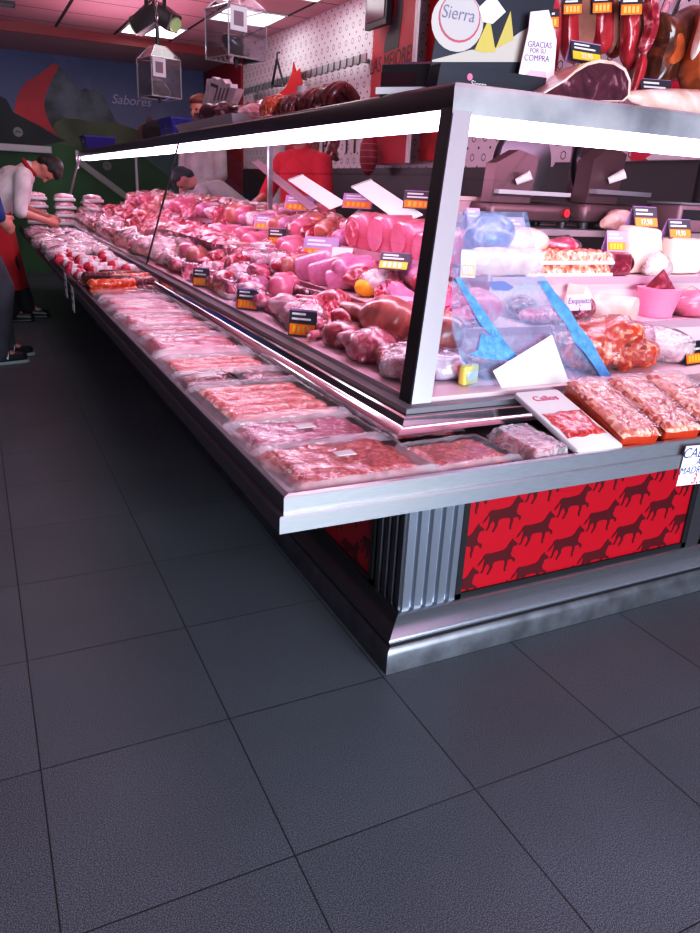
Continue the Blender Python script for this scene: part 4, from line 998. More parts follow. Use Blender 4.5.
# white divider plates leaning down from the back rim
def plate(a, b, w, label, mat=GLOWWHITE):
    A = at(*a, 0, 1.72); Bp = at(*b, 0, 1.64); t = thing('divider_plate', label, 'divider plate', (A+Bp)/2, (0,0,0), 'sloping plates along the top shelf')
    d = Bp-A; yd = Vector((.75, -.5, .25)); M_ = basis(d, yd, A); M_.translation = A-(A+Bp)/2
    MB().box((0, -w/2, -.003), (d.length, w/2, .003), M_).build('plate', mat, t, False, False)
    MB().box((-.012, -w/2-.004, -.006), (.004, w/2+.004, .006), M_).build('end_clip', STEEL, t, False, False)
plate((362,184), (412,219), .10, 'broad white plate sloping down to the tilted ham end')
plate((296,178), (338,206), .09, 'narrow white plate sloping down behind the ham blocks')
plate((256,162), (314,209), .05, 'long grey plate sloping down left of the white plates', plain('grey_plate', lin(170,140,155), .4))

# ------------------------------------------------------------------ inside the short case
SG = 'food inside the short case'
def r3(px, py, y, z): # snap the photo position to the shelf height
    p = at(px, py, 1, y); return Vector((p.x, y, z))
# bottom deck
t = thing('chorizo_bag', 'big clear bag of orange red minced meat on the deck behind the glass', 'packed meat', (1.64, 1.60, D1), (0, 0, -.05), SG)
m = MB()
for i in range(46):
    u = random.uniform(-1,1); a = random.random(); blob((.036,.032,.026), i, .25, 16, 10, 7, False, m, (u*.145, random.uniform(-.075,.075), .022+.10*a*(1-abs(u)*.4)))
put('mince', remesh(m, CHORI, .007, 'mince', 1), t); put('bag', blob((.185,.115,.082), 9, .16, 11, 26, 16).mesh('bag', WRAP), t)
wrapped((1.90, 1.62, D1), .3, (.09,.10,.06), 'grey white crumpled end bag right of the orange mince bag', PALE, MILKY, 11, SG)
# reflection in the right glass, modelled as tinted sheets and a white quad
t = thing('blue_glass_reflection', 'blue edged reflection in the right glass, modelled as a thin sheet', 'bag', (1.25, 1.55, D1), (0,0,0), SG)
def on(px, py, off):   # a point just inside the leaning glass front
    n = Vector((0, -(GT.z-GB.z), GT.y-GB.y)).normalized(); P0 = GB - n*off; d = ray(px, py); o_ = Vector((0,0,EYE)); s = (P0-o_).dot(n)/d.dot(n); return o_+d*s-Vector((1.25, 1.55, D1))
def sheet_on(pts, off, mat, name, par):
    m = MB(); q = [on(x, y, off) for x, y in pts]; q2 = [on(x, y, off+.003) for x, y in pts]; n = len(q)
    m.add(q+q2, [tuple(range(n)), tuple(range(2*n-1, n-1, -1))]+[(i, (i+1) % n, (i+1) % n+n, i+n) for i in range(n)]); return m.build(name, mat, par, False, False)
sheet_on([(460,211),(527,212),(536,250),(548,284),(575,325),(612,383),(560,388),(470,390),(452,330),(452,240)], .05, BLUEFILM_REFL, 'reflection_sheet', t)
sheet_on([(538,281),(547,281),(556,293),(569,308),(578,324),(592,341),(600,357),(616,384),(606,386),(594,366),(584,352),(574,342),(566,324),(554,309)], .045, SKYREFL, 'reflected_edge', t)
sheet_on([(455,278),(461,278),(470,292),(480,305),(487,315),(500,334),(513,352),(520,364),(515,366),(504,352),(492,336),(480,324),(470,306)], .045, SKYREFL, 'reflected_edge', t)
sheet_on([(481,334),(498,336),(514,352),(518,358),(504,361),(486,359),(468,354),(478,350)], .044, SKYREFL, 'reflected_patch', t)
sheet_on([(488,282),(504,281),(514,287),(508,291),(493,290)], .043, plain('grey_blue_reflection', lin(120,130,190), .5), 'print', t)  # grey blue mark of the reflection
t2 = thing('white_reflection', 'large bright white patch of reflection in the right glass', 'card', (1.25, 1.55, D1), (0,0,0), SG)
sheet_on([(493,371),(552,335),(569,383),(508,400)], .025, GLOWWHITE, 'card', t2)  # white quad paints the bright patch reflected in the glass
wrapped((1.07, 1.60, D1), .4, (.075,.07,.045), 'crumpled pale blue bag right of the corner post', PALE, BLUEFILM_REFL, 12, SG)
wrapped((1.20, 1.60, D1), -.2, (.065,.06,.04), 'small wrapped pink piece left of the white reflection', CURED, WRAP, 13, SG)
bn = thing('yellow_packet', 'small yellow packet beside the pale blue bag', 'packet', (1.10, 1.515, D1), (0, 0, .3), SG)
MB().rbox((-.03,-.012,0),(.03,.012,.05),.008).build('packet', plain('packet_yellow', lin(250,225,110), .4), bn); MB().box((-.02,-.0135,.015),(.02,-.012,.035)).build('label', PAPER, bn, False, False)
# middle shelf
p = r3(590, 312, 1.87, D2)
wrapped((1.62, 1.88, D2), .2, (.10,.06,.03), 'pink wrapped cutlets on the middle shelf under the handwritten note', FRESH, WRAP, 14, SG)
wrapped((1.60, 1.95, D2+.02), .2, (.06,.04,.03), 'grey purple sausage bundle behind the wrapped cutlets', DARKS, WRAP, 15, SG)
single('black_pudding', log_(.036, .12, 4).mesh('pudding', DARKS), (1.80, 1.88, D2+.004), .4, 'dark stubby sausage with red tip right of the cutlets', 'sausage', SG)
cut_log((1.93, 1.88, D2), -1.1, .042, .16, 'short pale sausage showing a round cut face on the middle shelf', FATW, plain('pale_cut_face', lin(225,190,180), .5), 0, 5)
MBk = thing('cheese_wedge', 'pale wedge shaped cheese behind the round cut sausage', 'cheese', (1.86, 1.95, D2+.0), (0, 0, .2), SG)
MB().prism([(0,0),(.16,0),(.02,.11)], .07, basis((1,0,0),(0,0,1),(-.06,.035,0))).build('wedge', CHEESE, MBk, False, False); MB().box((-.062,-.037,0),(.10,-.034,.012)).build('rind', FATW, MBk, False, False)
white_note(r3(580, 305, 1.815, D2+.045), 0, .10, .05, .2, 'pink handwritten note on the middle shelf front edge', (('Exquisito', .026, .03, INK), ('¡', .04, .01, INK)), mat=plain('pink_paper', lin(250,215,228), .6))
pc = thing('pink_pot', 'pink tapered pot with dark pyramid card at the right edge', 'pot', (2.17, 1.90, D2), (0,0,0), SG)
MB().tube([(0,0,0),(0,0,.09),(0,0,.10)], [.055,.075,.08], 20).build('pot', plain('pink_plastic', lin(245,140,170), .4), pc)
m = MB(); m.tube([(0,0,.10),(0,0,.165)], [.05,.002], 4); m.build('pyramid', DARKBLK, pc, False, False)
wrapped((2.33, 1.90, D2), .1, (.08,.07,.06), 'pink wrapped piece right of the tapered pot', COOKED, WRAP, 21, SG)
price_card((1.95, 1.52, D1), .1, 'black price card with orange strip at the right end of the deck', w=.09, h=.075, tilt=.3, head=BLACK)
# top shelf
for i, (px, z) in enumerate(((573, 0), (573, .042))):
    t = thing('mince_tray', ('lower flat tray of golden mince on the top shelf','upper flat tray of golden mince on the top shelf')[i], 'packed meat', (1.87, 2.12, D3+z), (0,0,.03), SG)
    MB().rbox((-.20,-.10,0),(.20,.10,.012),.02).build('tray', WHITE, t); put('mince', slab(.385,.19,.030, 80+i, .4, 34, 18, .12, .02).mesh('mince', PATTY), t).location = (0,0,.01)
wrapped((1.93, 2.17, D3+.08), .1, (.10,.05,.028), 'pink crumpled pack lying on the golden mince trays', FRESH, WRAP, 16, SG)
meat_block((2.105, 2.08, D3), .0, .13, .10, .085, 'dark red wrapped block right of the golden mince trays', DARKBLK, DARKBLK, 3, 'dark_meat_block', 'cold cut', group=SG)
meat_block((2.28, 2.14, D3), .05, .17, .10, .17, 'tall cream cheese block with a price card on top', CHEESE, CHEESE, 4, 'cheese_block', 'cheese', group=SG)
meat_block((2.50, 2.12, D3), .05, .18, .10, .135, 'cream cheese block cut by the right edge of the photo', CHEESE, CHEESE, 5, 'cheese_block', 'cheese', group=SG)
wrapped((2.30, 2.04, D3-.0), .2, (.075,.04,.05), 'shiny white wrapped cheese before the tall cream block', CHEESE, MILKY, 17, SG)
single('pink_roll', log_(.047, .32, 5, .01).mesh('roll', FATW), (1.60, 2.06, D3), .0, 'pale pink wrapped roll on the top shelf behind the blue reflection', 'cold cut', SG)
t = thing('round_ham', 'dark round ham tinted by the blue reflection, lying on the pale pink roll', 'ham', (1.58, 2.14, D3+.06), (0,0,0), SG)
put('rind', blob((.10,.07,.075), 6, .1, 10).mesh('rind', BLUEGREY), t); put('fat_half', blob((.12,.06,.06), 7, .08, 8, c=(.14,.0,0)).mesh('fat', FATW), t)
single('pink_salami', log_(.05, .22, 6).mesh('salami', COOKED), (1.42, 1.93, D2), 1.2, 'thick pink salami on the middle shelf behind the post', 'salami', SG)
slice_pile((1.36, 1.90, D2), .3, 7, .06, 'shingled pale slices near the corner of the short case', FRESH, 3, SG)
price_card((1.56, 2.20, D3+.14), .1, 'pale tent card, left of two above the dark round ham', w=.06, h=.075, tilt=.3, head=VIOLET, strip=VIOLET)
price_card((1.72, 2.18, D3+.125), .0, 'pale tent card, right of two above the dark round ham', w=.11, h=.07, tilt=.5, head=VIOLET, strip=VIOLET)
price_card((1.43, 2.03, D3+.0), -.3, 'narrow white price card at the left end of the pale pink roll', w=.05, h=.09, tilt=.2, head=PAPER, strip=YELLOW)
price_card((2.085, 2.05, D3+.085), -.12, 'lilac price card with orange strip on the dark red block', w=.085, h=.075, tilt=.25, head=VIOLET)
price_card((2.30, 2.13, D3+.168), .05, 'dark price card reading 17,90 on the tall cream cheese block', w=.13, h=.08, tilt=.35, txt='17,90')
price_card((2.47, 2.11, D3+.133), .05, 'dark price card reading 19,90 on the cheese block at the right', w=.13, h=.075, tilt=.35, txt='19,90')
# ledge items: two slicers, ham piece, machine
def slicer(loc, rz, label, s=1):
    t = thing('meat_slicer', label, 'meat slicer', loc, (0, 0, rz), 'meat slicers on the service ledge'); t.scale = (s, s, s)
    body = plain('slicer_body', lin(88,62,66), .35, .4)
    MB().rbox((-.22,-.13,.02),(.22,.13,.085),.03).build('base', body, t)
    for x in (-.18,.18):
        for y in (-.1,.1): MB().tube([(x,y,0),(x,y,.022)], .02, 10).build('foot', BLACK, t)
    m = MB(); m.prism([(-.21,.085),(-.02,.085),(.0,.25),(-.10,.27),(-.20,.22)], .06, basis((1,0,0),(0,0,1),(0,-.06,0))); m.build('gauge_plate', body, t, False, False)
    m = MB(); m.tube([(.05,.01,.23),(.05,.035,.23)], [.135,.13], 36, None); m.build('blade', DSTEEL, t); 
    m = MB(); m.tube([(.05,.04,.23),(.05,.06,.23)], [.142,.12], 36); m.build('blade_guard', plain('guard_grey', lin(85,75,90), .3, .6), t)
    m = MB(); m.rbox((-.0,.05,.085),(.14,.12,.30),.025); m.build('motor_housing', body, t)
    m = MB(); m.box((-.20,-.15,.115),(.16,-.06,.13)); m.build('carriage', STEEL, t, False, False)
    m = MB(); m.tube([(-.10,-.125,.16),(-.07,-.165,.185)], [.012,.018], 10); m.build('handle', WHITE, t)
    k = MB(); k.tube([(.16,-.13,.055),(.16,-.145,.055)], .016, 12); k.build('red_knob', plain('red_knob', lin(200,40,50), .4), t)
    k = MB(); k.tube([(.195,-.13,.055),(.195,-.142,.055)], .014, 12); k.build('black_knob', BLACK, t)
    MB().box((-.19,-.0605,.20),(-.135,-.059,.225)).build('label', plain('pink_label', lin(235,170,185), .5), t, False, False)
    return t
slicer((1.94, 2.50, 1.099), .05, 'dark grey meat slicer with round blade, left of two on the ledge', 1.0)
slicer((2.36, 2.52, 1.099), .25, 'brownish meat slicer with red knob, right of two on the ledge', 1.15)
single('ham_trimming', blob((.085,.05,.04), 8, .25, 12).mesh('trimming', FATW), (2.31, 2.30, 1.099), .2, 'pale fatty ham trimming on the ledge before the right slicer', 'meat', SG)
single('red_trimming', blob((.04,.03,.022), 9, .2, 14).mesh('trimming', SERRANO), (2.46, 2.31, 1.099), .2, 'small red meat scrap right of the pale ham trimming', 'meat', SG)
sb = thing('scale_box', 'brown grey boxy scale at the right end of the ledge', 'scale', (2.72, 2.36, 1.099))
MB().rbox((-.09,-.08,0),(.11,.08,.11),.015).build('body', plain('scale_brown', lin(125,95,100), .4), sb); MB().box((-.07,-.081,.05),(.09,-.08,.09)).build('display', BLACK, sb, False, False); MB().box((-.1,-.09,.11),(.12,.09,.118)).build('pan', STEEL, sb, False, False)
wb = thing('wooden_box', 'pinkish beige box left of the slicers on the ledge', 'box', (1.70, 2.55, 1.099))
MB().rbox((-.065,-.07,0),(.07,.07,.085),.008).build('body', plain('beige_box', lin(175,130,135), .5), wb); MB().box((-.068,-.073,.085),(.073,.073,.10)).build('lid', plain('beige_lid', lin(190,150,150), .5), wb, False, False); MB().tube([(0,-.07,.04),(0,-.076,.04)], .008, 8).build('keyhole', BLACK, wb)

# ------------------------------------------------------------------ on the canopy
ZT = 1.461
TG = 'things on the canopy of the long case'
# cheese display box
bx = thing('cheese_display_box', 'black cardboard display with printed round cheese and wedges at the canopy corner', 'display box', (1.36, 1.98, ZT), (0,0,0))
p0, p1 = at(428, 88, 1, 1.93), at(531, 90, 1, 1.93); q1 = at(549, 0, 1, 1.93); q0 = at(443, 0, 1, 1.93)
CB = plain('display_black', lin(44,46,56), .4)
FB = basis((1,0,0),(0,0,1),(0,1.93,0))
hh = 1.86
MB().prism([(p0.x-.005,ZT),(p1.x+.0,ZT),(p1.x+.07,hh),(p0.x+.045,hh)], .004, basis((1,0,0),(0,0,1),(0,1.934,0))).build('board', CB, bx, True, False)
MB().prism([(p0.x-.005,ZT),(p1.x,ZT),(p1.x+.012,1.528),(p0.x+.004,1.528)], .05, basis((1,0,0),(0,0,1),(0,1.93,0))).build('front_box', plain('display_front', lin(38,40,50), .4), bx, True, False)
CRE = plain('display_cream', lin(200,190,185), .5); 
def dp(name, pts, mat, k, par=bx):
    q = [at(x, y, 1, 1.93) for x, y in pts]; return MB().prism([(v.x, v.z) for v in q], .001*k, basis((1,0,0),(0,0,1),(0,1.93,0))).build(name, mat, par, True, False)
dp('printed_table', [(432,60),(470,50),(500,47),(520,32),(543,20),(527,62),(432,62)], plain('display_table', lin(196,184,172), .5), 1)
a = [(457+26*math.cos(i*PI/12), 22+30*math.sin(i*PI/12)) for i in range(24)]
ch = dp('round_cheese', [(x, max(y, -12)) for x, y in a], CRE, 2)
a2 = [(459+21*math.cos(i*PI/12), 18+25*math.sin(i*PI/12)) for i in range(24)]; rgo = dp('red_ring', a2, plain('cheese_ring', lin(190,90,100), .5), 3, ch)
a3 = [(459+19.5*math.cos(i*PI/12), 17+23.5*math.sin(i*PI/12)) for i in range(24)]; dp('cheese_face', a3, plain('cheese_face', lin(196,186,186), .5), 4, rgo)
c = at(458, 14, 1, 1.926); text('lettering', 'Sierra', .045, plain('grey_lettering', lin(130,120,140), .5), basis((1,0,0),(0,0,1),(c.x, 1.925, c.z)), ch, True, shear=.2)
dp('wedge', [(474,50),(489,17),(495,52),(484,53)], plain('cheese_wedge_yellow', lin(205,180,90), .5), 3)
dp('wedge', [(495,49),(510,11),(513,40)], plain('cheese_wedge_yellow2', lin(200,178,96), .5), 3)
dp('price_flag', [(478,8),(492,-6),(505,12),(492,24),(482,22)], PAPER, 4)
c = at(470, 77, 1, 1.879); MB().prism([(c.x+.009*math.cos(i*PI/8), c.z+.009*math.sin(i*PI/8)) for i in range(16)], .001, basis((1,0,0),(0,0,1),(0,1.88,0))).build('pink_dot', plain('dot_pink', lin(215,120,150), .5), bx, True, False)
c = at(479, 85, 1, 1.879); text('lettering', 'Sierra', .022, WHITE, basis((1,0,0),(0,0,1),(c.x, 1.8795, c.z+.001)), bx, True)
# price ticket holders / small till left of the display
tl = thing('ticket_printer', 'small black ticket printer with white base on the canopy near the corner', 'ticket printer', (1.18, 2.03, ZT), (0,0,.0))
BT = Matrix.Rotation(-.9, 4, 'Z')
MB().box((-.10,-.05,0),(.09,.06,.018), BT).build('base', WHITE, tl, False, False)
MB().prism([(-.05,.018),(.055,.018),(.05,.06),(-.045,.075)], .16, BT @ basis((0,1,0),(0,0,1),(-.085,0,0))).build('body', BLACK, tl, False, False)
MB().box((-.085,-.051,.022),(.02,-.05,.055), BT).build('front_panel', plain('dark_red_screen', lin(50,20,28), .2), tl, False, False)
t = thing('card_stack', 'tilted stack of black and yellow price cards beside the cheese display', 'price cards', (1.27, 2.17, ZT+.0), (0,0,-.9))
for i in range(6): MB().box((-.09,-.045+.014*i,.0+.018*i),(.09,-.042+.014*i,.06+.02*i), Matrix.Rotation(-.5, 4, 'X')).build('card', (DGREY, YELLOW, BLACK, ORANGE, DGREY, VIOLET)[i], t, False, False)
# thanks bag
tk = thing('paper_banner', 'white tapered paper printed GRACIAS POR SU COMPRA hanging by the display', 'paper', (1.62, 1.90, 1.6))
q = [at(x, y, 1, 1.90) for x, y in ((514,93),(528,30),(530,12),(548,10),(556,40),(552,93))]
MB().prism([(v.x, v.z) for v in q], .003, basis((1,0,0),(0,0,1),(0,1.90,0))).build('sheet', plain('pinkish_paper', lin(248,225,232), .6), tk, True, False)
for s, px, py, sz in (('GRACIAS', 540, 45, .021), ('POR SU', 538, 51, .017), ('COMPRA', 537, 58.5, .022)):
    c = at(px, py, 1, 1.896); text('lettering', s, sz, PURPLEINK, basis((1,0,.06),(0,0,1),(c.x, 1.8965, c.z)), tk, True)
q = [at(x, y, 1, 1.899) for x, y in ((515,92),(516,86),(526,87),(526,93))]; MB().prism([(v.x, v.z) for v in q], .003, basis((1,0,0),(0,0,1),(0,1.898,0))).build('orange_patch', plain('orange_patch', lin(190,80,40), .6), tk, True, False)
q = [at(x, y, 1, 1.899) for x, y in ((521,78),(530,70),(545,72),(546,84),(530,86))]; MB().prism([(v.x, v.z) for v in q], .001, basis((1,0,0),(0,0,1),(0,1.897,0))).build('pink_picture', plain('pink_picture', lin(238,180,195), .6), tk, True, False)
# big cut ham on the canopy
t = thing('cut_ham', 'large cured ham piece showing dark cut face and white fat rim', 'ham', (1.70, 1.84, ZT), (0,0,0))
p0 = at(584, 100, 1, 1.80); dx, dz = p0.x, ZT
hp = [(540,98),(541,94),(552,87),(565,79),(575,70),(588,62),(600,59),(615,61),(626,68),(631,80),(630,95),(624,101),(600,101),(570,99)]
q = [at(x, y, 1, 1.80) for x, y in hp]; zmin = min(v.z for v in q)
sh = [Vector((v.x, 0, v.z-zmin+ZT+.001)) for v in q]; cen = sum(sh, Vector())/len(sh)
m = MB(); m.rings([[Vector((v.x, 1.80, v.z)) for v in sh], [Vector((v.x, 1.812, v.z)) for v in sh], [Vector((cen.x+(v.x-cen.x)*.95, 1.93, ZT+.001+(v.z-ZT)*.93)) for v in sh], [Vector((cen.x+(v.x-cen.x)*.6, 1.99, ZT+.001+(v.z-ZT)*.6)) for v in sh]]); m.build('fat_rim', FATW, t, True)
m = MB(); m.prism([(cen.x+(v.x-cen.x)*.93, ZT+.004+(v.z-ZT)*.89) for v in sh], .003, basis((1,0,0),(0,0,1),(0,1.80,0))); m.build('cut_face', HAMCUT, t, True, False)
price_card(Vector((at(592, 60, 1, 1.86).x, 1.88, at(592, 61, 1, 1.86).z)), 0, 'dark price card with yellow strip on top of the cut ham', w=.115, h=.055, tilt=.3, strip=YELLOW, txt='23,90')
# ham lying at the right
t = thing('lying_ham', 'pale fat covered ham lying on the canopy at the right edge', 'ham', (2.06, 1.86, ZT), (0,0,0))
put('fat', lathe_x([(-.24,.006),(-.22,.016),(-.15,.028),(-.05,.038),(.05,.042),(.12,.045)], 5, .12, 18).mesh('fat', FATW), t); put('dark_end', lathe_x([(.11,.046),(.18,.05),(.26,.045),(.29,.02)], 6, .1, 18, zc=.045).mesh('dark', HAMCUT), t)
price_card((2.06, 1.96, ZT+.055), -.3, 'dark price card with yellow strip behind the lying ham', w=.11, h=.08, tilt=.45, strip=YELLOW)
# hanging hams and slabs from a rail over the short case
hr = thing('ham_rail', 'steel rail over the short case from which the hams hang', 'rail', (2.3, 2.12, 2.2))
MB().box((1.5,2.11,2.19),(2.97,2.14,2.215)).build('bar', STEEL, hr, True, False)
for x in (1.52, 2.25, 2.94): MB().tube([(x,2.125,2.2),(x,2.125,ZC)], .008, 8).build('drop_rod', STEEL, hr, True)
TANRIND = meat('tan_rind', lin(120,76,66), lin(160,108,92), lin(205,158,138), 5, .66, coat=.2)
def smooth_poly(q, it=2):
    for _ in range(it):
        o = []
        for i in range(len(q)):
            a, b = q[i], q[(i+1) % len(q)]; o += [(a[0]*.75+b[0]*.25, a[1]*.75+b[1]*.25), (a[0]*.25+b[0]*.75, a[1]*.25+b[1]*.75)]
        q = o
    return q
def puffed(q, y, th, seed=0):
    cx = sum(a for a, b in q)/len(q); cz = sum(b for a, b in q)/len(q); rings = []
    for k, (sc_, d) in enumerate(((.55,-.5),(.82,-.42),(.96,-.22),(1,0),(.96,.22),(.82,.42),(.55,.5))):
        rings.append([Vector((cx+(a-cx)*sc_, y+d*th*(1+.25*nz((a*7, k, b*7), 1.3, seed)), cz+(b-cz)*sc_)) for a, b in q])
    return MB().rings(rings)
def hang_ham(y, pieces, label, tagpx=None, cordpx=None):
    p0 = at(*pieces[0][0][0], 1, y); t = thing('hanging_ham', label, 'ham', (p0.x, y, p0.z), (0,0,0), 'hams hanging over the short case')
    for i, (pts, mat, dy, th, nm) in enumerate(pieces):
        q = smooth_poly([(v.x, v.z) for v in (at(a, b, 1, y) for a, b in pts)]); puffed(q, y+dy, th, i).build(nm, mat, t, True)
    zt = max(v.co.z for o in t.children for v in o.data.vertices)
    cx = at(*(cordpx or pieces[0][0][0]), 1, y).x
    MB().tube([(cx, y, zt-.05), (cx, 2.125, 2.2)], .004, 6).build('cord', plain('cord', lin(150,130,120), .8), t, True)
    if tagpx:
        (x0, y0, x1, y1) = tagpx; a, b = at(x0, y1, 1, y-.07), at(x1, y1-1, 1, y-.07); h = at(x0, y0, 1, y-.07).z-a.z; d = b-a; B = basis(d, (0,0,1), a); w = d.length
        c_ = MB().box((0, 0, -.001), (w, h, .0)).build; m = MB(); m.box((0, 0, -.001), (w, h, 0), B); c_ = m.build('price_tag', plain('tag_dark', lin(56,36,48), .5), t, True, False)
        m = MB(); m.box((w*.03, h*.04, 0), (w*.97, h*.58, .001), B); st = m.build('orange_strip', ORANGE, c_, True, False)
        m = MB()
        for i in range(4): m.box((w*(.14+.19*i), h*.14, .001), (w*(.14+.19*i)+w*.12, h*.48, .002), B)
        m.build('price_marks', plain('tag_marks', lin(255,190,110), .5), st, True, False)
        m = MB(); m.box((w*.1, h*.7, 0), (w*.75, h*.8, .001), B); m.build('heading_marks', PAPER, c_, True, False)
    return t
hang_ham(2.03, [([(546,-6),(557,-6),(559,28),(556,60),(552,82),(546,80),(545,50),(546,25)], SERRANO, 0, .05, 'flesh')], 'slim red loin hanging right of the thanks paper', (540,9,559,29))
hang_ham(2.10, [([(562,-15),(572,-15),(573,30),(574,62),(566,64),(561,56),(560,30)], SERRANO, -.01, .05, 'flesh'), ([(570,-15),(592,-15),(593,20),(590,50),(580,60),(573,66),(569,58),(569,30)], TANRIND, .0, .06, 'rind')], 'pink ham slab with broad tan rind hanging above the cut ham', (563,-3,582,15))
hang_ham(2.13, [([(594,-15),(608,-15),(609,20),(608,50),(600,56),(592,50),(592,20)], SERRANO, -.01, .05, 'flesh'), ([(606,-15),(615,-15),(614,20),(612,52),(606,56),(605,20)], TANRIND, 0, .05, 'rind')], 'deep red marbled ham slab hanging behind the cut ham card', (592,-5,612,14))
hang_ham(2.22, [([(612,8),(621,8),(622,40),(618,56),(612,60),(607,50),(610,28)], HAMSKIN, 0, .06, 'flesh'), ([(611,2),(622,2),(622,24),(612,28)], plain('dark_green_wrap', lin(38,34,28), .5), -.01, .06, 'dark_wrapping')], 'small golden ham tip hanging between two red slabs')
hang_ham(2.09, [([(622,-15),(633,-15),(634,30),(634,64),(628,74),(620,62),(621,30)], SERRANO, -.01, .05, 'flesh'), ([(630,-15),(650,-15),(650,20),(645,45),(637,84),(632,92),(629,70),(630,30)], TANRIND, 0, .06, 'rind')], 'red ham slab with broad tan rind hanging right of centre', (620,-4,642,16))
hang_ham(2.02, [([(646,-15),(655,-15),(659,14),(655,36),(648,52),(642,56),(640,50),(647,34),(648,14)], CURED, 0, .035, 'flesh'), ([(641,52),(647,56),(644,74),(633,96),(629,96),(636,76)], SERRANO, 0, .03, 'red_tip')], 'thin pink trotter ham hanging before the brown ham')
hang_ham(2.08, [([(655,8),(668,18),(690,4),(698,6),(694,34),(686,58),(680,80),(664,84),(650,94),(640,94),(646,74),(650,56),(657,38)], BROWNHAM, 0, .11, 'flesh'), ([(664,30),(672,34),(674,56),(666,66),(656,70),(654,62),(662,52)], HAMSKIN, -.045, .03, 'golden_patch')], 'large dark brown ham hanging behind the lying ham', None, (676, 8))
hang_ham(2.0, [([(704,4),(724,4),(726,60),(720,96),(692,97),(683,86),(684,70),(692,48),(699,28)], HAMSKIN, 0, .10, 'flesh'), ([(698,2),(704,2),(696,36),(686,62),(683,60),(692,34)], FATW, -.03, .03, 'fat_edge')], 'orange golden ham cut by the right edge of the photo')
m = thing('silver_wrap', 'silver wrapped cord end above the dark brown ham', 'wrapping', (at(672, 8, 1, 2.1).x, 2.1, at(672, 8, 1, 2.1).z))
MB().tube([(-.02,0,-.03),(0,0,.02),(.03,0,.09)], [.028,.03,.008], 10).build('foil', CHROME, m); MB().tube([(-.02,0,-.035),(-.02,0,-.03)], [.02,.027], 10).build('foil_edge', STEEL, m)

# long canopy: sausage bunches, bag and tray, crates
def strand(px, py, x, n, L, r, mat, label, seed, hang=False):
    b = at(px, py, 0, x); t = thing('sausage_bunch', label, 'sausages', (x, b.y, ZT), (0,0,0), 'sausage bunches on the canopy')
    for i in range(n):
        y = (i-(n-1)/2)*r*1.9; pts = []
        for k in range(9):
            a = PI*k/8; pts.append((.05*math.cos(a)*(1+.2*math.sin(i)), y+.004*math.sin(k*1.3+seed), r+L*math.sin(a)*(1+.1*math.sin(i*2.1))))
        rad = [r*(.5 if k in (0, 8) else 1)*(1+.08*math.sin(k*2+i)) for k in range(9)]
        o = MB().tube(pts, rad, 9).build('sausage', mat, t)
    MB().tube([(0, -(n/2)*r*1.9, L+r), (0, (n/2)*r*1.9, L+r)], .004, 6).build('string', WHITE, t)
    return t
DKRED = meat('dark_red_links', lin(70,14,20), lin(120,32,40), lin(165,70,75), 20, .6)
strand(276, 108, 1.20, 5, 0.062, 0.0161, CHORI, 'orange red sausage bunch, leftmost hanging loop row on the canopy', 1)
strand(297, 106, 1.20, 5, 0.056, 0.0136, DARKS, 'black and grey sausage bunch, second from the left on the canopy', 2)
strand(317, 103, 1.20, 4, 0.053, 0.0161, DKRED, 'dark red sausage bunch, second from the right on the canopy', 3)
strand(336, 101, 1.20, 5, 0.056, 0.0161, DKRED, 'dark red sausage bunch, rightmost on the canopy', 4)
t = thing('white_bottle_cap_jar', 'small dark jar with white cap among the sausage bunches', 'jar', (1.30, at(302, 104, 0, 1.3).y, ZT), (0,0,0), TG)
MB().tube([(0,0,0),(0,0,.09),(0,0,.11)], [.035,.035,.022], 14).build('jar', BLACK, t); MB().tube([(0,0,.11),(0,0,.135)], .024, 14).build('cap', WHITE, t)
b = at(222, 118, 0, 1.24)
t = thing('meat_tray', 'pale tray heaped with dark and white meat scraps on the canopy', 'tray', (1.32, b.y, ZT), (0,0,0), TG)
MB().rings([[Vector((x*.9, y*.92, 0)) for x, y in ((-.2,-.55),(.2,-.55),(.2,.55),(-.2,.55))], [Vector((x, y, .045)) for x, y in ((-.2,-.55),(.2,-.55),(.2,.55),(-.2,.55))], [Vector((x*.95, y*.97, .045)) for x, y in ((-.2,-.55),(.2,-.55),(.2,.55),(-.2,.55))], [Vector((x*.86, y*.9, .01)) for x, y in ((-.2,-.55),(.2,-.55),(.2,.55),(-.2,.55))]], cap=True).build('tray', plain('milky_tray', lin(205,195,205), .4), t, False, False)
for i in range(18):
    o = blob((.08,.07,.045), i, .3, 12, 12, 8).build('scrap', (PALE, HAMCUT, FATW, RIND)[i % 4], t); o.location = (random.uniform(-.13,.05), -.52+i*.06, .02+.025*(i % 2))
b = at(222, 98, 0, 1.3)
t = thing('plastic_bag', 'crumpled white printed plastic bag standing on the meat tray', 'bag', (1.32, at(222,105,0,1.32).y, ZT+.05), (0,0,0), TG)
def bagp(pts): return [(-v.y, v.z) for v in (at(x, y, 0, 1.31) for x, y in pts)]
BB = basis((0,-1,0),(0,0,1),(1.33,0,0))
MB().prism(bagp([(205,105),(209,90),(210,79),(214,80),(216,77),(221,80),(226,79),(229,84),(234,84),(234,88),(241,89),(237,98),(233,107)]), .04, BB).build('bag', plain('printed_bag_white', lin(235,220,228), .4, var=.25, vscale=22, bump=.6), t, True, False)
k = MB(); BC = basis((0,-1,0),(0,0,1),(1.289,0,0))
for i in range(4): k.prism(bagp([(217+i*3.6,101-i*.2),(218.4+i*3.6,101-i*.2),(222+i*3.6,88+i*.3),(220.6+i*3.6,88+i*.3)]), .001, BC)
k.build('print_lines', plain('print_grey', lin(120,80,110), .5), t, True, False)
k = MB(); k.prism(bagp([(215,83),(222,86),(221,89),(214,86)]), .001, BC); k.build('print_heading', DGREY, t, True, False)
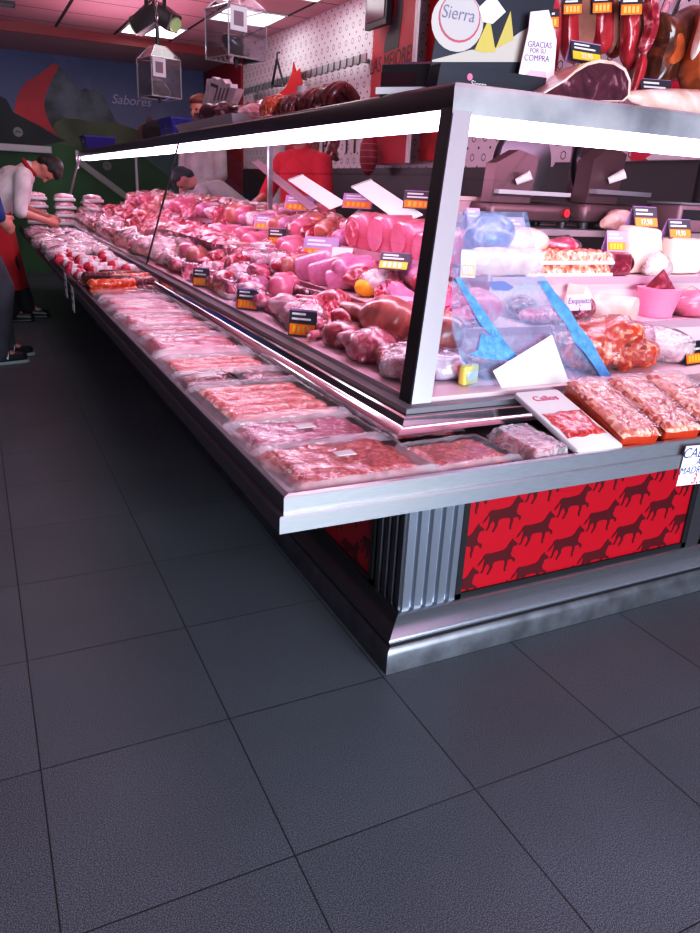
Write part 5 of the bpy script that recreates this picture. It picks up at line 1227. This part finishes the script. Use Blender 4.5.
def crate(px, py, x, w, l, h, label):
    b = at(px, py, 0, x); t = thing('plastic_crate', label, 'crate', (x, min(b.y, 8.66), ZT), (0,0,0), 'blue crates on the canopy')
    o_ = [[Vector((sx*w/2*s, sy*l/2*s, z)) for sx, sy in ((-1,-1),(1,-1),(1,1),(-1,1))] for s, z in ((.85,0),(1,h),(1.05,h),(1.05,h+.015),(.93,h+.015),(.8,.01))]
    MB().rings(o_).build('body', BLUEBOX, t, False, False)
    MB().box((-w*.54, -.05, h*.6), (-w*.46, .05, h*.75)).build('grip', plain('grip_blue', lin(30,20,100), .4), t, False, False)
crate(90, 143, 1.26, .30, .42, .12, 'blue plastic crate on the far end of the canopy')
crate(186, 127, 1.45, .30, .40, .14, 'blue plastic crate on the canopy left of the meat tray')
b = at(153, 134, 0, 1.38)
t = thing('brown_bundle', 'brown and black bundle with pointed ends left of the blue crate', 'bundle', (1.38, b.y, ZT), (0,0,0), TG)
put('brown_part', blob((.10,.13,.10), 3, .25, 7).mesh('brown', plain('bundle_brown', lin(110,70,45), .7, var=.4)), t).location = (0, .12, 0)
put('black_part', blob((.11,.14,.10), 4, .25, 7).mesh('black', DARKCLOTH), t).location = (0, -.12, 0)
for yy in (.16, .06): MB().tube([(0, yy, .12), (0, yy+.01, .22)], [.035, .004], 8).build('pointed_end', plain('bundle_tip', lin(90,56,38), .7), t)
# sausages hanging on the wall behind the service aisle
def wall_bunch(px, py0, py1, wpx, mat, label, n, seed, xx=2.82, shape='links'):
    a, b = at(px, py0, 0, xx), at(px, py1, 0, xx); s = (a-Vector((0,0,EYE))).length/730
    t = thing('hanging_sausages' if shape == 'links' else 'netted_ham', label, 'sausages' if shape == 'links' else 'ham', (xx, a.y, a.z), (0,0,0), 'meat hanging behind the service aisle')
    H = a.z-b.z
    if shape == 'links':
        for i in range(n):
            y = (i-(n-1)/2)*wpx*s/n*1.1; pts = [(0.02*math.sin(i*2+k), y+.012*math.sin(k+i*1.7), -H*k/7) for k in range(8)]
            MB().tube(pts, [.014+.009*abs(math.sin(k*1.5+i)) for k in range(8)], 8).build('sausage', mat, t)
    else:
        MB().ell((0, 0, -H*.5), (wpx*s*.4, wpx*s*.5, H*.5)).build('flesh', mat, t)
        k = MB()
        for i in range(6):
            z = -H*(.12+.15*i); rr = math.sqrt(max(.02, 1-((z+H*.5)/(H*.5))**2)); k.tube([(wpx*s*.405*rr*math.cos(q*PI/8), wpx*s*.505*rr*math.sin(q*PI/8), z) for q in range(17)], .003, 5)
        k.build('net', plain('net_pink', lin(220,120,140), .6), t)
    MB().tube([(0, 0, -.02), (0, 0, max(.05, 1.72-a.z))], .003, 6).build('string', WHITE, t)
    return t
wall_bunch(314, 136, 168, 14, DKRED, 'dark red sausage bunch hanging at left before the wall letters', 4, 1)
wall_bunch(334, 135, 160, 16, DKRED, 'dark red sausage bunch hanging at right before the wall letters', 4, 2)
wall_bunch(370, 132, 176, 20, plain('netted_red', lin(150,20,48), .5, bump=.4, vscale=60), 'round red netted ham hanging right of the wall letters', 1, 3, shape='net')
wall_bunch(291, 140, 166, 14, plain('netted_red2', lin(170,40,55), .5, bump=.4, vscale=60), 'round red netted ham hanging left of the wall letters', 1, 4, shape='net')
# roll of paper
b = at(276, 160, 0, 2.35)
t = thing('paper_roll', 'tall white paper roll standing behind the long case', 'paper roll', (2.62, at(276,160,0,2.62).y, .941), (0,0,0))
MB().tube([(0,0,0),(0,0,.62)], .085, 24).build('roll', plain('roll_white', lin(215,200,208), .7), t); MB().tube([(0,0,.62),(0,0,.625)], .03, 16).build('core', DGREY, t)

# ------------------------------------------------------------------ people
def person(base, heading, name_label, lean=.3, H=1.75, hands=None, head_turn=0, nod=.3, feet=((.06,.1),(-.06,-.1)), shirt=None, apron=None, trousers=None, hair=HAIR, voxel=.012, sleeve='short', collar=None, shoe_mat=BLACK, cap=None, extras=None):
    k = H/1.75; t = thing('person', name_label, 'person', (base[0], base[1], 0), (0, 0, heading))
    V = Vector; hip = V((-.02-.18*math.sin(lean)*1.0, 0, .93*k)); d = V((math.sin(lean), 0, math.cos(lean)))
    chest = hip+d*.36*k; sh = hip+d*.49*k; nk = sh+d*.09*k; hd_dir = V((math.sin(lean+nod), 0, math.cos(lean+nod))); hd = nk+hd_dir*.13*k
    def ik(a, b, l1, l2, pole):
        v = b-a; L = min(v.length, (l1+l2)*.995); v = v.normalized(); x = (l1*l1-l2*l2+L*L)/(2*L); h = math.sqrt(max(l1*l1-x*x, 0)); p = (pole-v*pole.dot(v)).normalized(); return a+v*x+p*h, a+v*L
    body, sh_m, tr_m = MB(), MB(), MB()
    # torso
    body.capsule(hip+V((0,0,-.02)), chest, .125*k, .135*k); body.capsule(chest+V((0,.07,0)), sh+V((0,.09,-.03)), .10*k, .07*k); body.capsule(chest-V((0,.07,0)), sh-V((0,.09,.03)), .10*k, .07*k)
    for s in (1,-1): body.capsule(hip+V((0,s*.08,-.02)), chest+V((0,s*.06,0)), .11*k, .11*k)
    body.capsule(sh, nk+hd_dir*.05, .065*k, .052*k)
    # head
    R = Matrix.Rotation(head_turn, 3, 'Z') @ Matrix.Rotation(lean+nod, 3, 'Y')
    def hp_(x, y, z): return hd+R @ V((x*k, y*k, z*k))
    body.ell(hp_(0,0,.02), (.092*k,.074*k,.108*k), R); body.ell(hp_(.035,0,-.055), (.058*k,.052*k,.062*k), R)
    body.capsule(hp_(.085,0,.012), hp_(.112,0,-.022), .011*k, .015*k); body.capsule(hp_(.08,-.02,-.062), hp_(.08,.02,-.062), .011*k, .011*k)
    for s in (1,-1): body.ell(hp_(-.005,s*.076,-.005), (.022*k,.010*k,.034*k), R)
    for s in (1,-1): body.capsule(hp_(.078,s*.018,.03), hp_(.074,s*.045,.028), .011*k, .010*k)
    for i, s in enumerate((1,-1)):
        S = sh+V((0,s*.185*k,-.035)); hnd = V(hands[i]) if hands else hip+V((.1,s*.26,-.12)); E, W = ik(S, hnd, .29*k, .26*k, V((-.5,s*.5,-.4)))
        body.capsule(S, E, .052*k, .042*k); body.capsule(E, W, .042*k, .028*k); body.ell(S, (.062*k,.062*k,.062*k))
        u = (W-E).normalized(); pn = V((0,-s,0)); pn = (pn-u*pn.dot(u)).normalized(); sd = u.cross(pn)
        body.capsule(W, W+u*.075*k, .024*k, .030*k); body.capsule(W+u*.03*k+sd*.018, W+u*.078*k+sd*.026, .018*k, .012*k); body.capsule(W+u*.03*k-sd*.018, W+u*.078*k-sd*.026, .018*k, .012*k)
        for f in range(4):
            o_ = (f-1.5)*.019*k; b0 = W+u*.085*k+sd*o_; ln = (.068,.078,.073,.056)[f]*k; b1 = b0+u*ln*.5+pn*.006; b2 = b1+(u*.8+pn*.6)*ln*.5
            body.capsule(b0, b1, .0095*k, .009*k, 8); body.capsule(b1, b2, .009*k, .0075*k, 8)
        th0 = W+u*.03*k+sd*.03*k; body.capsule(th0, th0+(u*.7+sd*.6)*.05*k, .0115*k, .010*k, 8); body.capsule(th0+(u*.7+sd*.6)*.05*k, th0+(u*.9+sd*.35+pn*.3)*.075*k, .010*k, .008*k, 8)
        sh_m.capsule(S, E if sleeve == 'short' else W, .072*k, .056*k if sleeve == 'short' else .040*k)
        if sleeve == 'long': sh_m.capsule(S, E, .072*k, .055*k); sh_m.capsule(E, W, .055*k, .042*k)
        Hh = hip+V((0,s*.085*k,-.02)); F = V((feet[i][0], s*.10*k+feet[i][1]*0, .085*k)); Kn, A = ik(Hh, F, .43*k, .43*k, V((1,0,.1)))
        body.capsule(Hh, Kn, .085*k, .058*k); body.capsule(Kn, A, .056*k, .038*k); body.capsule(A, A+V((.13*k,0,-.05*k)), .038*k, .03*k)
        tr_m.capsule(Hh, Kn, .105*k, .080*k); tr_m.capsule(Kn, A+V((0,0,.0)), .080*k, .072*k)
    put('body', remesh(body, SKIN, voxel, 'body', 3), t)
    sh_m.capsule(hip+V((0,0,-.03)), chest, .145*k, .152*k); sh_m.capsule(chest+V((0,.07,0)), sh+V((0,.10,-.03)), .118*k, .086*k); sh_m.capsule(chest-V((0,.07,0)), sh-V((0,.10,.03)), .118*k, .086*k)
    for s in (1,-1): sh_m.capsule(hip+V((0,s*.085,-.04)), chest+V((0,s*.065,0)), .125*k, .125*k)
    sh_m.capsule(sh-d*.02, nk-d*.03, .085*k, .066*k)
    so = put('shirt', remesh(sh_m, shirt or WHITECLOTH, voxel, 'shirt', 3), t)
    if collar:
        c_ = MB(); Rm = Matrix.Rotation(lean+.15, 3, 'Y'); cc = nk-d*.02; c_.tube([cc+Rm @ V((.07*k*math.cos(a*PI/8), .074*k*math.sin(a*PI/8), .0)) for a in range(17)], .018, 8); c_.build('collar', collar, so)
    tr_m.capsule(hip+V((0,.05,-.0)), hip+V((0,-.05,0)), .135*k, .135*k)
    put('trousers', remesh(tr_m, trousers or DARKCLOTH, voxel, 'trousers', 3), t)
    hm = MB(); hm.ell(hp_(-.022,0,.04), (.090*k,.086*k,.100*k), R); hm.ell(hp_(.02,0,.085), (.075*k,.075*k,.045*k), R); hm.ell(hp_(-.05,0,-.01), (.055*k,.074*k,.075*k), R)
    put('hair', remesh(hm, hair, voxel*.8, 'hair', 2), t)
    ey = MB()
    for s in (1,-1): ey.ell(hp_(.082,s*.03,.014), (.010*k,.013*k,.008*k), R, 10, 6)
    ey.build('eyes', BLACK, t)
    for i, s in enumerate((1,-1)):
        F = V((feet[i][0], s*.10*k, 0)); m = MB()
        m.capsule(F+V((-.06*k,0,.048)), F+V((.15*k,0,.036)), .047, .036); m.capsule(F+V((-.05*k,0,.075)), F+V((.03*k,0,.07)), .048, .045)
        so_ = MB().rbox((F.x-.11*k, F.y-.048, .001), (F.x+.195*k, F.y+.048, .022), .04); sm = remesh(m, shoe_mat, .008, 'shoe', 2); shoe = put('shoe', sm, t); so_.build('sole', extras.get('sole', BLACK) if extras else BLACK, shoe)
        if extras and extras.get('N'):
            for q in (1,-1): text('emblem', 'N', .075, WHITE, basis((q*1.0,0,0),(0,0,1),(F.x+.02, F.y-q*.049, .06)), shoe, shear=.15)
    if apron:
        a = MB(); W2 = .19*k
        def f(u, v):
            an = (u-.5)*3.7; z = hip.z+.10*k-(v)*.74*k
            if v < .16: off = hip+d*.10*k*(1-v/.16)
            else: off = hip
            r = .20*k+.012*math.sin(u*26)*v+.03*v
            return (off.x+r*math.cos(an)+(.05*v), r*1.12*math.sin(an), z)
        a.grid(f, 34, 16); a.build('apron', apron, t)
        b = MB(); b.tube([hip+V((.165*math.cos(q*PI/12), .185*math.sin(q*PI/12), .075)) for q in range(25)], .012, 6); b.build('apron_string', apron, t)
    if cap:
        c_ = MB(); c_.ell(hp_(-.01,0,.075), (.098*k,.09*k,.06*k), R); c_.build('cap', cap, t)
    return t
person((.235, 7.08), -.12, 'bending butcher in white shirt and red apron arranging meat at the ledge', lean=.80, H=1.66, hands=((.33,.16,.86),(.33,-.10,.84)), nod=.85, head_turn=-.15, feet=((.10,0),(-.02,0)), apron=REDCLOTH, collar=REDCLOTH, voxel=.010)
person((-.015, 5.42), .25, 'customer in blue jacket and dark jeans at the left edge, mostly cut off', lean=.12, H=1.72, hands=((.12,.24,.98),(.10,-.25,.95)), nod=.2, feet=((.14,0),(.04,0)), shirt=BLUECLOTH, trousers=JEANS, sleeve='long', voxel=.010, extras={'N': True, 'sole': plain('sole_green_white', lin(150,170,165), .6)})
person((2.22, 5.35), PI+.5, 'shop assistant in red apron standing behind the long case', lean=.12, H=1.74, hands=((.34,.22,1.04),(.30,-.24,1.06)), nod=.35, shirt=plain('red_shirt', lin(205,30,60), .8), apron=REDCLOTH, voxel=.013)
person((2.28, 7.35), PI-.5, 'bending assistant in grey white shirt behind the long case', lean=1.05, H=1.72, hands=((.30,.2,.92),(.30,-.2,.92)), nod=.3, shirt=GREYCLOTH, voxel=.013)
hp8 = at(196, 107, 1, 8.3)
person((hp8.x+.06, 8.3), PI+.6, 'far shop assistant whose head shows beside the blue crate', lean=.05, H=(hp8.z+.10), nod=.1, shirt=WHITECLOTH, voxel=.013, hair=plain('reddish_hair', lin(120,60,50), .6))
# ------------------------------------------------------------------ light
wd = bpy.data.worlds.new('daylight'); sc.world = wd; wd.use_nodes = True
t = wd.node_tree; t.nodes.clear(); o = t.nodes.new('ShaderNodeOutputWorld'); b = t.nodes.new('ShaderNodeBackground')
b.inputs[0].default_value = (.45,.70,1,1); b.inputs[1].default_value = 3.0; t.links.new(b.outputs[0], o.inputs[0])
# daylight through the open shop front
al = bpy.data.lights.new('shop_front_daylight', 'AREA'); al.shape = 'RECTANGLE'; al.size = 3.5; al.size_y = 2.2; al.energy = 340; al.color = (.78,.87,1)
ao = bpy.data.objects.new('shop_front_daylight', al); C.objects.link(ao); ao.location = (1.15, YF+.2, 1.35); ao.rotation_euler = (PI/2, 0, 0)
# added pink fill lamps, unseen, that brighten the ceiling above the counters
for (x, y, sx, sy_, e) in ((1.4, 5.2, .4, 6.5, 38), (2.1, 2.0, 1.6, .4, 10)):
    l = bpy.data.lights.new('added_ceiling_fill', 'AREA'); l.shape = 'RECTANGLE'; l.size = sx; l.size_y = sy_; l.energy = e; l.color = (1,.60,.74)
    q = bpy.data.objects.new('added_ceiling_fill', l); C.objects.link(q); q.location = (x, y, 1.95); q.rotation_euler = (PI, 0, 0)
sc.view_settings.view_transform = 'Standard'; sc.view_settings.look = 'None'; sc.view_settings.exposure = 0
sc.view_settings.use_curve_mapping = True
cm = sc.view_settings.curve_mapping; cv = cm.curves[3]; cv.points.new(.16, .13); cv.points.new(.60, .645); cm.update()
cy = sc.cycles; cy.max_bounces = 7; cy.transparent_max_bounces = 14; cy.diffuse_bounces = 3; cy.glossy_bounces = 3; cy.use_denoising = True; cy.caustics_reflective = False; cy.caustics_refractive = False
cy.sample_clamp_indirect = 4
for lab, names in USED.items():
    if len(names) > 1: print('SHARED LABEL', lab, names)
